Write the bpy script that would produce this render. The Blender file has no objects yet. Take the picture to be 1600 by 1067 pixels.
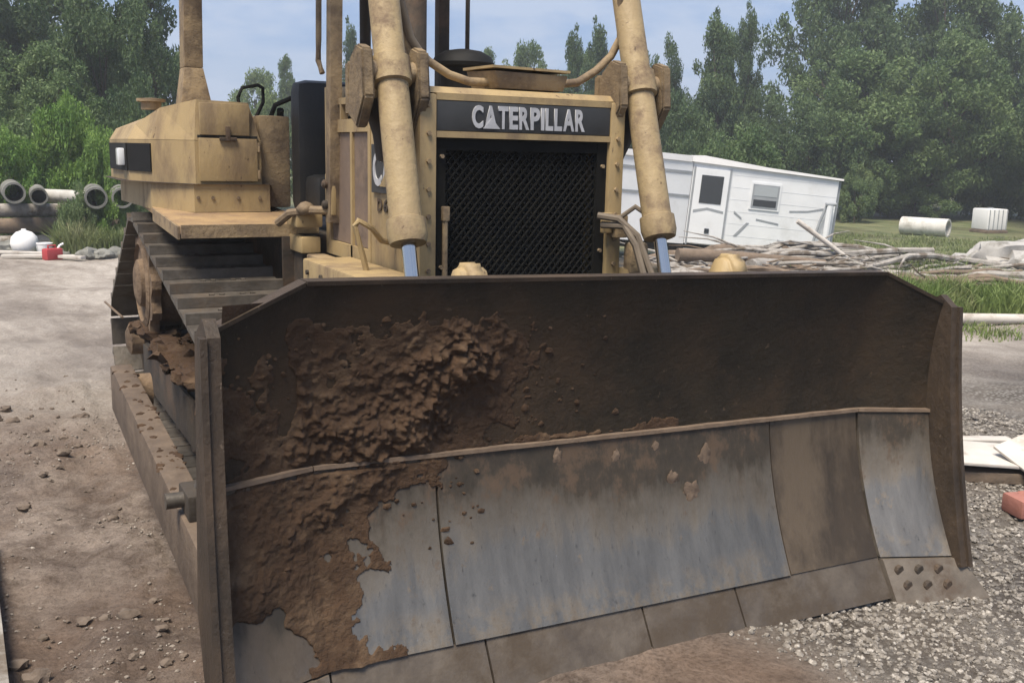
import bpy, bmesh, math, random
from mathutils import Vector, Matrix, noise
R = math.radians
random.seed(7)
SC = bpy.context.scene
COL = SC.collection

# ------------------------------------------------------------------ camera
CAM = Vector((-2.045, -2.724, 1.717)); YAW, PIT, ROL, FPX = .495, .187, .022, 1549.3
Fh = Vector((math.sin(YAW), math.cos(YAW), 0)); Rh = Vector((math.cos(YAW), -math.sin(YAW), 0))
F = Vector((math.sin(YAW)*math.cos(PIT), math.cos(YAW)*math.cos(PIT), -math.sin(PIT)))
U = Rh.cross(F)
R2 = Rh*math.cos(ROL)+U*math.sin(ROL); U2 = U*math.cos(ROL)-Rh*math.sin(ROL)
cd = bpy.data.cameras.new('camera'); cam = bpy.data.objects.new('camera', cd); COL.objects.link(cam)
cd.sensor_width = 36; cd.lens = FPX/1600*36; cd.clip_end = 3000; cd.clip_start = .05
m3 = Matrix((R2, U2, -F)).transposed()
cam.matrix_world = Matrix.Translation(CAM) @ m3.to_4x4()
SC.camera = cam

# ------------------------------------------------------------------ sky and sun
SUN_EL, SUN_AZ = R(64), R(-125)       # azimuth measured from +Y towards +X
w = bpy.data.worlds.new('World'); SC.world = w; w.use_nodes = True
nt = w.node_tree; nt.nodes.clear()
def N(nt, t, **k):
    n = nt.nodes.new(t)
    for a, b in k.items():
        if a.startswith('i_'):
            n.inputs[a[2:].replace('_', ' ')].default_value = b
        else: setattr(n, a, b)
    return n
out = N(nt, 'ShaderNodeOutputWorld'); bg = N(nt, 'ShaderNodeBackground'); bg.inputs[1].default_value = .14
sky = N(nt, 'ShaderNodeTexSky', sky_type='NISHITA', sun_disc=False, sun_elevation=SUN_EL, sun_rotation=SUN_AZ,
        altitude=200, air_density=1.2, dust_density=.3, ozone_density=3.0)
tc = N(nt, 'ShaderNodeTexCoord'); mp = N(nt, 'ShaderNodeMapping'); mp.inputs['Scale'].default_value = (5, 5, 16)
cn = N(nt, 'ShaderNodeTexNoise'); cn.inputs['Scale'].default_value = 1.6; cn.inputs['Detail'].default_value = 6; cn.inputs['Roughness'].default_value = .55
cr = N(nt, 'ShaderNodeValToRGB'); cr.color_ramp.elements[0].position = .40; cr.color_ramp.elements[1].position = .78
cr.color_ramp.elements[0].color = (.88, .88, .88, 1); cr.color_ramp.elements[1].color = (.88, .88, .88, 1)
mx = N(nt, 'ShaderNodeMix', data_type='RGBA'); mx.inputs[7].default_value = (.84, 1.20, 2.10, 1)
L = nt.links.new
L(tc.outputs['Generated'], mp.inputs[0]); L(mp.outputs[0], cn.inputs[0]); L(cn.outputs[0], cr.inputs[0])
mx2 = N(nt, 'ShaderNodeMix', data_type='RGBA'); mx2.inputs[7].default_value = (1.85, 2.2, 2.85, 1)
cr2 = N(nt, 'ShaderNodeMapRange'); cr2.inputs[1].default_value = .42; cr2.inputs[2].default_value = .60; cr2.inputs[4].default_value = .9; L(cn.outputs[0], cr2.inputs[0])
L(cr.outputs[0], mx.inputs[0]); L(sky.outputs[0], mx.inputs[6]); L(mx.outputs[2], mx2.inputs[6]); L(cr2.outputs[0], mx2.inputs[0]); L(mx2.outputs[2], bg.inputs[0]); L(bg.outputs[0], out.inputs[0])
sl = bpy.data.lights.new('sun', 'SUN'); sl.energy = 3.3; sl.angle = R(26); sl.color = (1, .89, .74)
so = bpy.data.objects.new('sun', sl); COL.objects.link(so)
sd = Vector((math.sin(SUN_AZ)*math.cos(SUN_EL), math.cos(SUN_AZ)*math.cos(SUN_EL), math.sin(SUN_EL)))
so.rotation_euler = (-sd).to_track_quat('-Z', 'Y').to_euler(); so.location = (0, 0, 30)
vs = SC.view_settings
vs.view_transform = 'Standard'; vs.look = 'None'; vs.exposure = 1.08; vs.gamma = 1; vs.use_curve_mapping = False

# ------------------------------------------------------------------ materials
def mat(name, c1, c2=None, scale=4, rough=.7, metal=0, c3=None, s3=1.2, t3=(.5, .62), bump=.0, bscale=30, detail=6,
        coord='pos', rough3=None, metal3=None, spec=.4, stretch=None, trans=0, p2=(.35, .65), zg=None, spots=None, stain=None):
    m = bpy.data.materials.new(name); m.use_nodes = True; t = m.node_tree; b = t.nodes['Principled BSDF']; l = t.links.new
    b.inputs['Roughness'].default_value = rough; b.inputs['Metallic'].default_value = metal
    b.inputs['Specular IOR Level'].default_value = spec
    if coord == 'pos': src = N(t, 'ShaderNodeNewGeometry').outputs['Position']
    else: src = N(t, 'ShaderNodeTexCoord').outputs['Object']
    if stretch:
        q = N(t, 'ShaderNodeMapping'); q.inputs['Scale'].default_value = stretch; l(src, q.inputs[0]); src = q.outputs[0]
    col = None
    if c2:
        n = N(t, 'ShaderNodeTexNoise'); n.inputs['Scale'].default_value = scale; n.inputs['Detail'].default_value = detail; n.inputs['Roughness'].default_value = .62
        l(src, n.inputs['Vector'])
        rp = N(t, 'ShaderNodeValToRGB'); rp.color_ramp.elements[0].position = p2[0]; rp.color_ramp.elements[1].position = p2[1]
        rp.color_ramp.elements[0].color = (*c1, 1); rp.color_ramp.elements[1].color = (*c2, 1); l(n.outputs[0], rp.inputs[0]); col = rp.outputs[0]
    else: b.inputs['Base Color'].default_value = (*c1, 1)
    if c3:
        n3 = N(t, 'ShaderNodeTexNoise'); n3.inputs['Scale'].default_value = s3; n3.inputs['Detail'].default_value = 8; n3.inputs['Roughness'].default_value = .68
        l(src, n3.inputs['Vector'])
        mr = N(t, 'ShaderNodeMapRange'); mr.inputs[1].default_value = t3[0]; mr.inputs[2].default_value = t3[1]; l(n3.outputs[0], mr.inputs[0])
        if zg:   # bare metal low, dark scale higher up: reflection gradient painted in by height
            tcz = N(t, 'ShaderNodeTexCoord'); sx = N(t, 'ShaderNodeSeparateXYZ'); l(tcz.outputs['Object'], sx.inputs[0])
            ma = N(t, 'ShaderNodeMapRange', clamp=False); ma.inputs[1].default_value = zg[0]; ma.inputs[2].default_value = zg[1]; ma.inputs[3].default_value = -.5*zg[2]; ma.inputs[4].default_value = .5*zg[2]; l(sx.outputs[2], ma.inputs[0])
            ad = N(t, 'ShaderNodeMath', operation='ADD'); l(n3.outputs[0], ad.inputs[0]); l(ma.outputs[0], ad.inputs[1]); l(ad.outputs[0], mr.inputs[0])
        x = N(t, 'ShaderNodeMix', data_type='RGBA'); l(mr.outputs[0], x.inputs[0])
        if col: l(col, x.inputs[6])
        else: x.inputs[6].default_value = (*c1, 1)
        x.inputs[7].default_value = (*c3, 1); col = x.outputs[2]
        for nm, a, bb in (('Roughness', rough, rough3), ('Metallic', metal, metal3)):
            if bb is not None:
                y = N(t, 'ShaderNodeMix'); y.inputs[2].default_value = a; y.inputs[3].default_value = bb; l(mr.outputs[0], y.inputs[0]); l(y.outputs[0], b.inputs[nm])
    if stain:   # dried soil film left on the sheet
        cx_, cz_, rx_, rz_, sc_ = stain
        tcs = N(t, 'ShaderNodeTexCoord'); mq = N(t, 'ShaderNodeMapping'); mq.inputs['Location'].default_value = (-cx_/rx_, 0, -cz_/rz_); mq.inputs['Scale'].default_value = (1/rx_, 0, 1/rz_); l(tcs.outputs['Object'], mq.inputs[0])
        ln_ = N(t, 'ShaderNodeVectorMath', operation='LENGTH'); l(mq.outputs[0], ln_.inputs[0])
        nn = N(t, 'ShaderNodeTexNoise'); nn.inputs['Scale'].default_value = 7; nn.inputs['Detail'].default_value = 9; nn.inputs['Roughness'].default_value = .7; l(src, nn.inputs['Vector'])
        ad2 = N(t, 'ShaderNodeMath', operation='MULTIPLY_ADD'); l(nn.outputs[0], ad2.inputs[0]); ad2.inputs[1].default_value = 2.2; l(ln_.outputs['Value'], ad2.inputs[2])
        mr2 = N(t, 'ShaderNodeMapRange'); mr2.inputs[1].default_value = 2.45; mr2.inputs[2].default_value = 1.55; mr2.inputs[4].default_value = .9; l(ad2.outputs[0], mr2.inputs[0])
        xs_ = N(t, 'ShaderNodeMix', data_type='RGBA'); l(mr2.outputs[0], xs_.inputs[0]); l(col, xs_.inputs[6]); xs_.inputs[7].default_value = (*sc_, 1); col = xs_.outputs[2]
    if spots:   # chips and rust freckles
        ns = N(t, 'ShaderNodeTexNoise'); ns.inputs['Scale'].default_value = spots[0]; ns.inputs['Detail'].default_value = 5; ns.inputs['Roughness'].default_value = .7; l(src, ns.inputs['Vector'])
        ms_ = N(t, 'ShaderNodeMapRange'); ms_.inputs[1].default_value = spots[1]; ms_.inputs[2].default_value = spots[1]+.03; ms_.inputs[4].default_value = .9; l(ns.outputs[0], ms_.inputs[0])
        xp = N(t, 'ShaderNodeMix', data_type='RGBA'); l(ms_.outputs[0], xp.inputs[0]); l(col, xp.inputs[6]); xp.inputs[7].default_value = (*spots[2], 1); col = xp.outputs[2]
    if col: l(col, b.inputs['Base Color'])
    if bump:
        nb = N(t, 'ShaderNodeTexNoise'); nb.inputs['Scale'].default_value = bscale; nb.inputs['Detail'].default_value = 7; nb.inputs['Roughness'].default_value = .65; l(src, nb.inputs['Vector'])
        bp = N(t, 'ShaderNodeBump'); bp.inputs['Strength'].default_value = bump; bp.inputs['Distance'].default_value = .02; l(nb.outputs[0], bp.inputs['Height']); l(bp.outputs[0], b.inputs['Normal'])
    if trans:
        tr = N(t, 'ShaderNodeBsdfTranslucent'); ms = N(t, 'ShaderNodeMixShader'); ms.inputs[0].default_value = trans
        if col: l(col, tr.inputs[0])
        l(b.outputs[0], ms.inputs[1]); l(tr.outputs[0], ms.inputs[2]); l(ms.outputs[0], t.nodes['Material Output'].inputs[0])
    return m
YEL = mat('yellow_paint', (.36, .268, .135), (.295, .218, .115), 5, .55, c3=(.17, .122, .078), s3=5, t3=(.48, .72), bump=.2, bscale=30, rough3=.9, stretch=(1, 1, .4), spots=(26, .655, (.075, .045, .028)))
YELD = mat('yellow_paint_dusty', (.30, .225, .13), (.235, .175, .11), 6, .75, c3=(.13, .095, .063), s3=6, t3=(.46, .64), bump=.35, bscale=30, spots=(28, .65, (.065, .042, .028)))
CYL = mat('cylinder_paint', (.34, .26, .14), (.275, .207, .115), 6, .6, c3=(.17, .122, .08), s3=8, t3=(.50, .66), bump=.3, bscale=25, rough3=.9, spots=(30, .65, (.07, .045, .03)))
DECK = mat('deck_rust', (.33, .225, .115), (.235, .16, .09), 5, .8, c3=(.19, .125, .08), s3=6, t3=(.5, .65), bump=.3)
PANEL = mat('door_panel', (.20, .145, .105), (.15, .11, .085), 5, .7, c3=(.10, .075, .06), s3=3, bump=.1)
STEEL = mat('blade_steel_brown', (.042, .031, .020), (.026, .0205, .0135), 4, .66, c3=(.072, .047, .028), s3=3.0, t3=(.46, .72), bump=.4, bscale=35, rough3=.92, spec=.22)
SIDE = mat('side_plate_steel', (.072, .050, .033), (.048, .034, .023), 5, .62, c3=(.028, .021, .015), s3=4, t3=(.42, .66), bump=.4, bscale=35, spec=.35, stretch=(1, 1, .7), spots=(34, .65, (.13, .10, .075)))
def plate(name, lo, hi, bias, shift=0):
    """worn blade plate: sky reflection painted in, bright metal below to dark film above, vertical drag streaks and scratches"""
    m = bpy.data.materials.new(name); m.use_nodes = True; t = m.node_tree; b = t.nodes['Principled BSDF']; l = t.links.new
    oc = N(t, 'ShaderNodeTexCoord').outputs['Object']
    def noi(sc, st, de=8, ro=.65):
        q = N(t, 'ShaderNodeMapping'); q.inputs['Scale'].default_value = st; q.inputs['Location'].default_value = (shift, 0, 0); l(oc, q.inputs[0])
        n = N(t, 'ShaderNodeTexNoise'); n.inputs['Scale'].default_value = sc; n.inputs['Detail'].default_value = de; n.inputs['Roughness'].default_value = ro; l(q.outputs[0], n.inputs[0]); return n.outputs[0]
    def rng(v, a, b_, c=0, d=1):
        r = N(t, 'ShaderNodeMapRange'); r.inputs[1].default_value = a; r.inputs[2].default_value = b_; r.inputs[3].default_value = c; r.inputs[4].default_value = d; l(v, r.inputs[0]); return r.outputs[0]
    def mth(op, a, b_):
        q = N(t, 'ShaderNodeMath', operation=op)
        for i, v in enumerate((a, b_)):
            if isinstance(v, (int, float)): q.inputs[i].default_value = v
            else: l(v, q.inputs[i])
        return q.outputs[0]
    def mixc(f, a, c):
        x = N(t, 'ShaderNodeMix', data_type='RGBA'); l(f, x.inputs[0])
        for i, v in ((6, a), (7, c)):
            if isinstance(v, tuple): x.inputs[i].default_value = (*v, 1)
            else: l(v, x.inputs[i])
        return x.outputs[2]
    sx = N(t, 'ShaderNodeSeparateXYZ'); l(oc, sx.inputs[0])
    big = noi(1.7, (1, 1, .8)); streak = noi(5, (2.2, 1, .22)); fine = noi(60, (1, 1, .12), 5, .7); spots = noi(9, (1, 1, .7), 9, .75)
    metal = mixc(rng(streak, .25, .78), lo, hi)
    metal = mixc(rng(fine, .60, .72, 0, .55), metal, (.045, .042, .038))
    metal = mixc(rng(fine, .30, .24, 0, .5), metal, (.50, .49, .47))
    refl_grad = rng(sx.outputs[2], .14, .72, -.42, .42)  # painted gradient: curved plate mirrors sky low down, goes dark towards its top
    f1 = rng(mth('ADD', mth('ADD', big, refl_grad), mth('MULTIPLY', mth('SUBTRACT', streak, .5), .5)), .42-bias, .74-bias)
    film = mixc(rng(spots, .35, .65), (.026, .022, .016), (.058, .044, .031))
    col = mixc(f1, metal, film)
    f2 = rng(mth('ADD', spots, mth('MULTIPLY', refl_grad, .18)), .57, .66)
    col = mixc(mth('MULTIPLY', f2, .8), col, (.095, .063, .040))
    # pits and dark smears close to the bottom edge
    f3 = mth('MULTIPLY', rng(sx.outputs[2], .26, .13), rng(spots, .46, .62)); col = mixc(mth('MULTIPLY', f3, .85), col, (.07, .052, .036))
    l(col, b.inputs['Base Color'])
    dirt = mth('MAXIMUM', mth('MAXIMUM', f1, f2), f3)  # dirt together with the painted reflection gradient
    l(rng(dirt, 0, 1, .85, .10), b.inputs['Metallic']); l(mth('ADD', rng(dirt, 0, 1, .34, .72), mth('MULTIPLY', mth('SUBTRACT', streak, .5), .25)), b.inputs['Roughness'])
    bp = N(t, 'ShaderNodeBump'); bp.inputs['Strength'].default_value = .3; bp.inputs['Distance'].default_value = .01; l(mth('ADD', spots, mth('MULTIPLY', fine, .4)), bp.inputs['Height']); l(bp.outputs[0], b.inputs['Normal'])
    return m
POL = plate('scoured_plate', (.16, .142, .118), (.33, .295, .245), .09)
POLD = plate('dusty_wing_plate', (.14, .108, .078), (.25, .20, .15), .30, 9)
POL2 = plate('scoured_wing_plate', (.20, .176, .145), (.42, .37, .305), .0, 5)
BSTEEL = mat('moldboard_steel', (.027, .021, .014), (.017, .0138, .0098), 4, .66, c3=(.044, .030, .019), s3=3.0, t3=(.46, .72), bump=.4, bscale=35, rough3=.92, spec=.18, stain=(-.85, .95, .62, .30, (.052, .034, .021)), spots=(30, .66, (.075, .052, .034)))
WORN = mat('brown_worn_steel', (.060, .045, .031), (.036, .028, .021), 5, .55, metal=.2, c3=(.105, .080, .055), s3=2, bump=.15, stretch=(1, 1, .4))
EDGE = mat('cutting_edge_steel', (.135, .112, .088), (.078, .063, .050), 8, .5, metal=.35, c3=(.075, .058, .043), s3=5, t3=(.45, .62), bump=.2, rough3=.8)
BIT = mat('end_bit_steel', (.17, .145, .118), (.115, .097, .078), 8, .55, metal=.25, c3=(.10, .075, .055), s3=6, bump=.2)
LIP = mat('dusty_lip', (.17, .125, .09), (.115, .082, .058), 12, .9, bump=.3)
MUD = mat('clinging_soil', (.068, .040, .023), (.035, .021, .013), 14, .88, c3=(.105, .068, .041), s3=7, t3=(.5, .66), bump=.6, bscale=60, spec=.25)
TRACK = mat('track_steel', (.118, .104, .088), (.062, .054, .045), 10, .5, metal=.3, c3=(.095, .072, .052), s3=4, t3=(.5, .66), bump=.2, rough3=.9)
HULL = mat('hull_dark', (.055, .044, .034), (.034, .028, .022), 4, .8, c3=(.09, .06, .04), s3=3, bump=.3)
CAST = mat('cast_bracket', (.25, .185, .105), (.15, .11, .068), 7, .8, c3=(.07, .052, .038), s3=5, t3=(.48, .62), bump=.5, bscale=22)
SPRK = mat('sprocket_mud', (.22, .155, .098), (.105, .072, .048), 8, .9, bump=1, bscale=20)
ARM = mat('push_arm_paint', (.155, .115, .082), (.10, .074, .054), 7, .7, c3=(.085, .062, .045), s3=4, t3=(.48, .62), bump=.35, bscale=30)
BLK = mat('black_matte', (.008, .0085, .009), (.012, .012, .012), 6, .7, spec=.25)
GRL = mat('grille_black', (.0075, .0078, .0078), (.012, .0115, .010), 8, .9, c3=(.022, .019, .014), s3=2, t3=(.55,.7), spec=.12)
SLATE = mat('nameplate_slate', (.040, .042, .044), (.028, .030, .031), 6, .5, bump=.05)
LET = mat('letter_grey', (.44, .45, .47), (.34, .35, .37), 20, .6)
CHR = mat('chrome_rod', (.58, .57, .55), None, rough=.12, metal=1)
RUB = mat('hose_rubber', (.16, .13, .095), (.11, .09, .07), 9, .7)
VIN = mat('black_vinyl', (.016, .017, .018), (.024, .024, .024), 8, .45, bump=.1)
GLS = mat('lens_glass', (.75, .77, .78), None, rough=.15, spec=.6)
WHT = mat('white_panel', (.72, .74, .76), (.66, .68, .70), 2, .45, c3=(.52, .53, .52), s3=1.2, t3=(.58, .8))
WROOF = mat('white_roof', (.80, .80, .80), (.72, .72, .72), 2, .5)
GREYT = mat('grey_trim', (.30, .32, .34), (.24, .26, .28), 4, .5)
DGL = mat('dark_window', (.035, .042, .05), None, rough=.08, spec=.7)
CONC = mat('pale_concrete', (.46, .45, .42), (.36, .35, .32), 4, .9, c3=(.22, .21, .18), s3=1.5, bump=.3)
PALEC = mat('white_concrete', (.60, .59, .56), (.50, .49, .46), 4, .9, c3=(.36, .35, .31), s3=1.5, bump=.3)
CONCD = mat('grey_concrete', (.22, .22, .20), (.14, .14, .128), 4, .9, c3=(.075, .075, .062), s3=1.5, bump=.3)
DARK = mat('inside_dark', (.02, .02, .018), None, rough=.9)
WOOD = mat('bleached_wood', (.36, .34, .315), (.21, .195, .175), 6, .9, c3=(.14, .115, .09), s3=3, bump=.4, coord='obj')
WOOD2 = mat('brown_wood', (.20, .15, .11), (.13, .10, .075), 6, .9, bump=.4, coord='obj')
PLK = mat('pale_board', (.55, .52, .48), (.44, .41, .37), 3, .85, c3=(.30, .26, .22), s3=2.5, bump=.2)
RED = mat('red_plastic', (.42, .05, .055), (.36, .045, .05), 5, .45)
BRICK = mat('faded_red', (.34, .15, .12), (.27, .115, .09), 7, .85, bump=.2)
BARK = mat('bark', (.10, .08, .062), (.06, .048, .038), 8, .95, bump=.6, coord='obj')
ROCK = mat('boulder', (.42, .41, .39), (.30, .29, .275), 3, .9, c3=(.16, .15, .13), s3=2, bump=.5)
LEAF = {
 'dark': mat('leaf_dark', (.042, .082, .030), (.120, .180, .070), .7, .55, trans=.38),
 'mid': mat('leaf_mid', (.070, .125, .042), (.170, .240, .090), .7, .55, trans=.38),
 'bright': mat('leaf_bright', (.110, .215, .036), (.230, .350, .080), .7, .55, trans=.38),
 'pale': mat('leaf_pale', (.100, .165, .062), (.200, .260, .110), .7, .6, trans=.38)}
GRASS = mat('grass_blades', (.115, .185, .040), (.17, .225, .065), 1.2, .6, c3=(.23, .22, .11), s3=1.6, t3=(.5, .7), trans=.3)
WEED = mat('weed_blades', (.14, .19, .06), (.20, .23, .095), 1.2, .6, c3=(.26, .25, .15), s3=1.6, t3=(.5, .7), trans=.3)
STONE = mat('gravel_stones', (.27, .248, .22), (.10, .088, .075), 30, .8, c3=(.38, .355, .32), s3=38, t3=(.54, .6))

# ------------------------------------------------------------------ mesh helpers
class MB:
    def __init__(s): s.bm = bmesh.new()
    def poly_prism(s, pts, axis, a, b):
        """closed polygon (2-D points) extruded along axis 0/1/2 from a to b"""
        def P(q, t):
            if axis == 0: return (t, q[0], q[1])
            if axis == 1: return (q[0], t, q[1])
            return (q[0], q[1], t)
        A = [s.bm.verts.new(P(q, a)) for q in pts]; B = [s.bm.verts.new(P(q, b)) for q in pts]
        s.bm.faces.new(A); s.bm.faces.new(B[::-1])
        for i in range(len(pts)):
            j = (i+1) % len(pts); s.bm.faces.new((A[i], B[i], B[j], A[j]))
        return s
    def box(s, x0, x1, y0, y1, z0, z1, bev=0):
        r = bmesh.ops.create_cube(s.bm, size=1)
        for v in r['verts']:
            v.co = ((x0+x1)/2+v.co.x*(x1-x0), (y0+y1)/2+v.co.y*(y1-y0), (z0+z1)/2+v.co.z*(z1-z0))
        if bev:
            es = list({e for v in r['verts'] for e in v.link_edges})
            bmesh.ops.bevel(s.bm, geom=es, offset=bev, segments=2, affect='EDGES', profile=.6)
        return s
    def hexa(s, bot, top, bev=0):
        vs_ = [s.bm.verts.new(p) for p in list(bot)+list(top)]
        fs = [(3, 2, 1, 0), (4, 5, 6, 7), (0, 1, 5, 4), (1, 2, 6, 5), (2, 3, 7, 6), (3, 0, 4, 7)]
        for f in fs: s.bm.faces.new([vs_[i] for i in f])
        if bev:
            es = list({e for v in vs_ for e in v.link_edges})
            bmesh.ops.bevel(s.bm, geom=es, offset=bev, segments=2, affect='EDGES', profile=.6)
        return s
    def tube(s, pts, rad, n=12, cap=True):
        pts = [Vector(p) for p in pts]; rings = []
        up = Vector((.13, .31, .94)).normalized()
        for i, p in enumerate(pts):
            if i == 0: t = pts[1]-p
            elif i == len(pts)-1: t = p-pts[i-1]
            else: t = (pts[i+1]-p).normalized()+(p-pts[i-1]).normalized()
            t.normalize(); a = t.cross(up)
            if a.length < .05: a = t.cross(Vector((1, 0, 0)))
            a.normalize(); b = t.cross(a); r = rad[i] if isinstance(rad, (list, tuple)) else rad
            rings.append([s.bm.verts.new(p+(a*math.cos(2*math.pi*k/n)+b*math.sin(2*math.pi*k/n))*r) for k in range(n)])
        for i in range(len(rings)-1):
            for k in range(n): s.bm.faces.new((rings[i][k], rings[i][(k+1) % n], rings[i+1][(k+1) % n], rings[i+1][k]))
        if cap: s.bm.faces.new(rings[0][::-1]); s.bm.faces.new(rings[-1])
        return s
    def lathe(s, prof, c, axis='Z', n=24):
        """profile of (radius, height) about axis through c"""
        c = Vector(c); rings = []
        for r, h in prof:
            ring = []
            for k in range(n):
                a = 2*math.pi*k/n; u, v = r*math.cos(a), r*math.sin(a)
                o = {'Z': (u, v, h), 'X': (h, u, v), 'Y': (u, h, v)}[axis]
                ring.append(s.bm.verts.new(c+Vector(o)))
            rings.append(ring)
        for i in range(len(rings)-1):
            for k in range(n): s.bm.faces.new((rings[i][k], rings[i][(k+1) % n], rings[i+1][(k+1) % n], rings[i+1][k]))
        s.bm.faces.new(rings[0][::-1]); s.bm.faces.new(rings[-1])
        return s
    def ico(s, c, r, sub=2, sq=(1, 1, 1), amp=.15, seed=0):
        rr = bmesh.ops.create_icosphere(s.bm, subdivisions=sub, radius=1)
        for v in rr['verts']:
            d = v.co.normalized(); k = 1+amp*noise.noise(d*1.7+Vector((seed*7.3, seed*1.7, 0)))*1.6
            v.co = Vector(c)+Vector((d.x*sq[0], d.y*sq[1], d.z*sq[2]))*r*k
        return s
    def mesh(s, name, m, smooth=False):
        bmesh.ops.recalc_face_normals(s.bm, faces=s.bm.faces)
        me = bpy.data.meshes.new(name); s.bm.to_mesh(me); s.bm.free()
        if m: me.materials.append(m)
        if smooth:
            me.polygons.foreach_set('use_smooth', [True]*len(me.polygons))
            try: me.set_sharp_from_angle(angle=R(38))
            except Exception: pass
        return me
    def build(s, name, m, parent=None, smooth=True):
        return link(name, s.mesh(name, m, smooth), parent)
def link(name, me, parent=None):
    o = bpy.data.objects.new(name, me); COL.objects.link(o)
    if parent:
        o.parent = parent
        if parent.type == 'EMPTY' and parent.get('abs'): o.matrix_parent_inverse = Matrix.Translation(-parent.location)
    return o
def tag(o, label, cat, group=None, kind=None):
    o['label'] = label
    if cat: o['category'] = cat
    if group: o['group'] = group
    if kind: o['kind'] = kind
    return o
def empty(name, loc, label, cat, group=None, absolute=False, rot=(0, 0, 0)):
    o = bpy.data.objects.new(name, None); COL.objects.link(o); o.location = loc; o.rotation_euler = rot
    o.empty_display_size = .2
    if absolute: o['abs'] = 1
    return tag(o, label, cat, group)
def grid_mesh(name, nx, ny, fn, m, smooth=True):
    vs_ = [fn(i/(nx-1), j/(ny-1)) for j in range(ny) for i in range(nx)]
    fs = [(j*nx+i, j*nx+i+1, (j+1)*nx+i+1, (j+1)*nx+i) for j in range(ny-1) for i in range(nx-1)]
    me = bpy.data.meshes.new(name); me.from_pydata(vs_, [], fs); me.materials.append(m)
    if smooth: me.polygons.foreach_set('use_smooth', [True]*len(fs))
    return me
def sm(a, b, x):
    t = max(0, min(1, (x-a)/(b-a))); return t*t*(3-2*t)
def fbm(x, y, z, o=5): return noise.fractal(Vector((x, y, z)), .9, 2.05, o)

# ------------------------------------------------------------------ terrain
def dist(x, y): return (x-CAM.x)*Fh.x+(y-CAM.y)*Fh.y
def side(x, y): return (x-CAM.x)*Rh.x+(y-CAM.y)*Rh.y
def base(x, y):
    d = dist(x, y); t = max(0, d-6); t = min(t, 24)
    z = -.03*t*sm(0, 3, t)
    z -= .062*sm(.0, 1.25, x)*(1-sm(.5, 1.3, y))
    return z
def zones(x, y):
    d = dist(x, y); s = side(x, y); n = fbm(x*.45, y*.45, 3, 4)*.5
    gravel = sm(.25, .8, x+n*.5-.25*max(0, y-.6))*(1-sm(2.2, 4.0, y+n))*(1-sm(11, 14, d))
    grass = 0
    if s > 0: grass = max(sm(12.3, 13.4, d+n)*sm(3.0, 4.2, s+n*.4-.05*d+.6), sm(20, 24, d))
    else: grass = sm(18.0, 19.0, d+n*.8)
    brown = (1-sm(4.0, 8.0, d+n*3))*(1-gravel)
    return gravel, max(0, min(1, grass)), brown
def ground_z(x, y):
    z = base(x, y); d = math.hypot(x-CAM.x, y-CAM.y)
    z += .05*fbm(x*.35, y*.35, 0, 3)*sm(1, 6, d)+.024*fbm(x*1.1, y*1.1, 5, 4)
    near = 1-sm(10, 22, d)
    if near > 0:
        z += near*.030*fbm(x*3.4, y*2.2, 9, 4)+near*.018*abs(fbm(x*6, y*9, 19, 3))+near*.010*fbm(x*19, y*19, 29, 3)*(1-sm(6, 10, d))
        # wheel and track ruts left of the machine
        lx = x+.05*math.sin(y*.8)
        z += near*(-.03*math.exp(-((lx+2.35)/.16)**2)+.022*math.exp(-((lx+2.75)/.15)**2)-.025*math.exp(-((lx+3.3)/.22)**2))
    f = sm(-1.7, -1.2, x)*(1-sm(1.5, 2.0, x))*sm(-1.5, -.7, y)*(1-sm(.5, 1.0, y))   # scraped flat in front of the blade
    if f > 0: z += f*(base(x, y)-.014+.008*fbm(x*5, y*5, 61, 4)-z)
    if 0.9 < y < 5 and abs(x) < 1.45: z = min(z, -.005)
    return z
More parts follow.
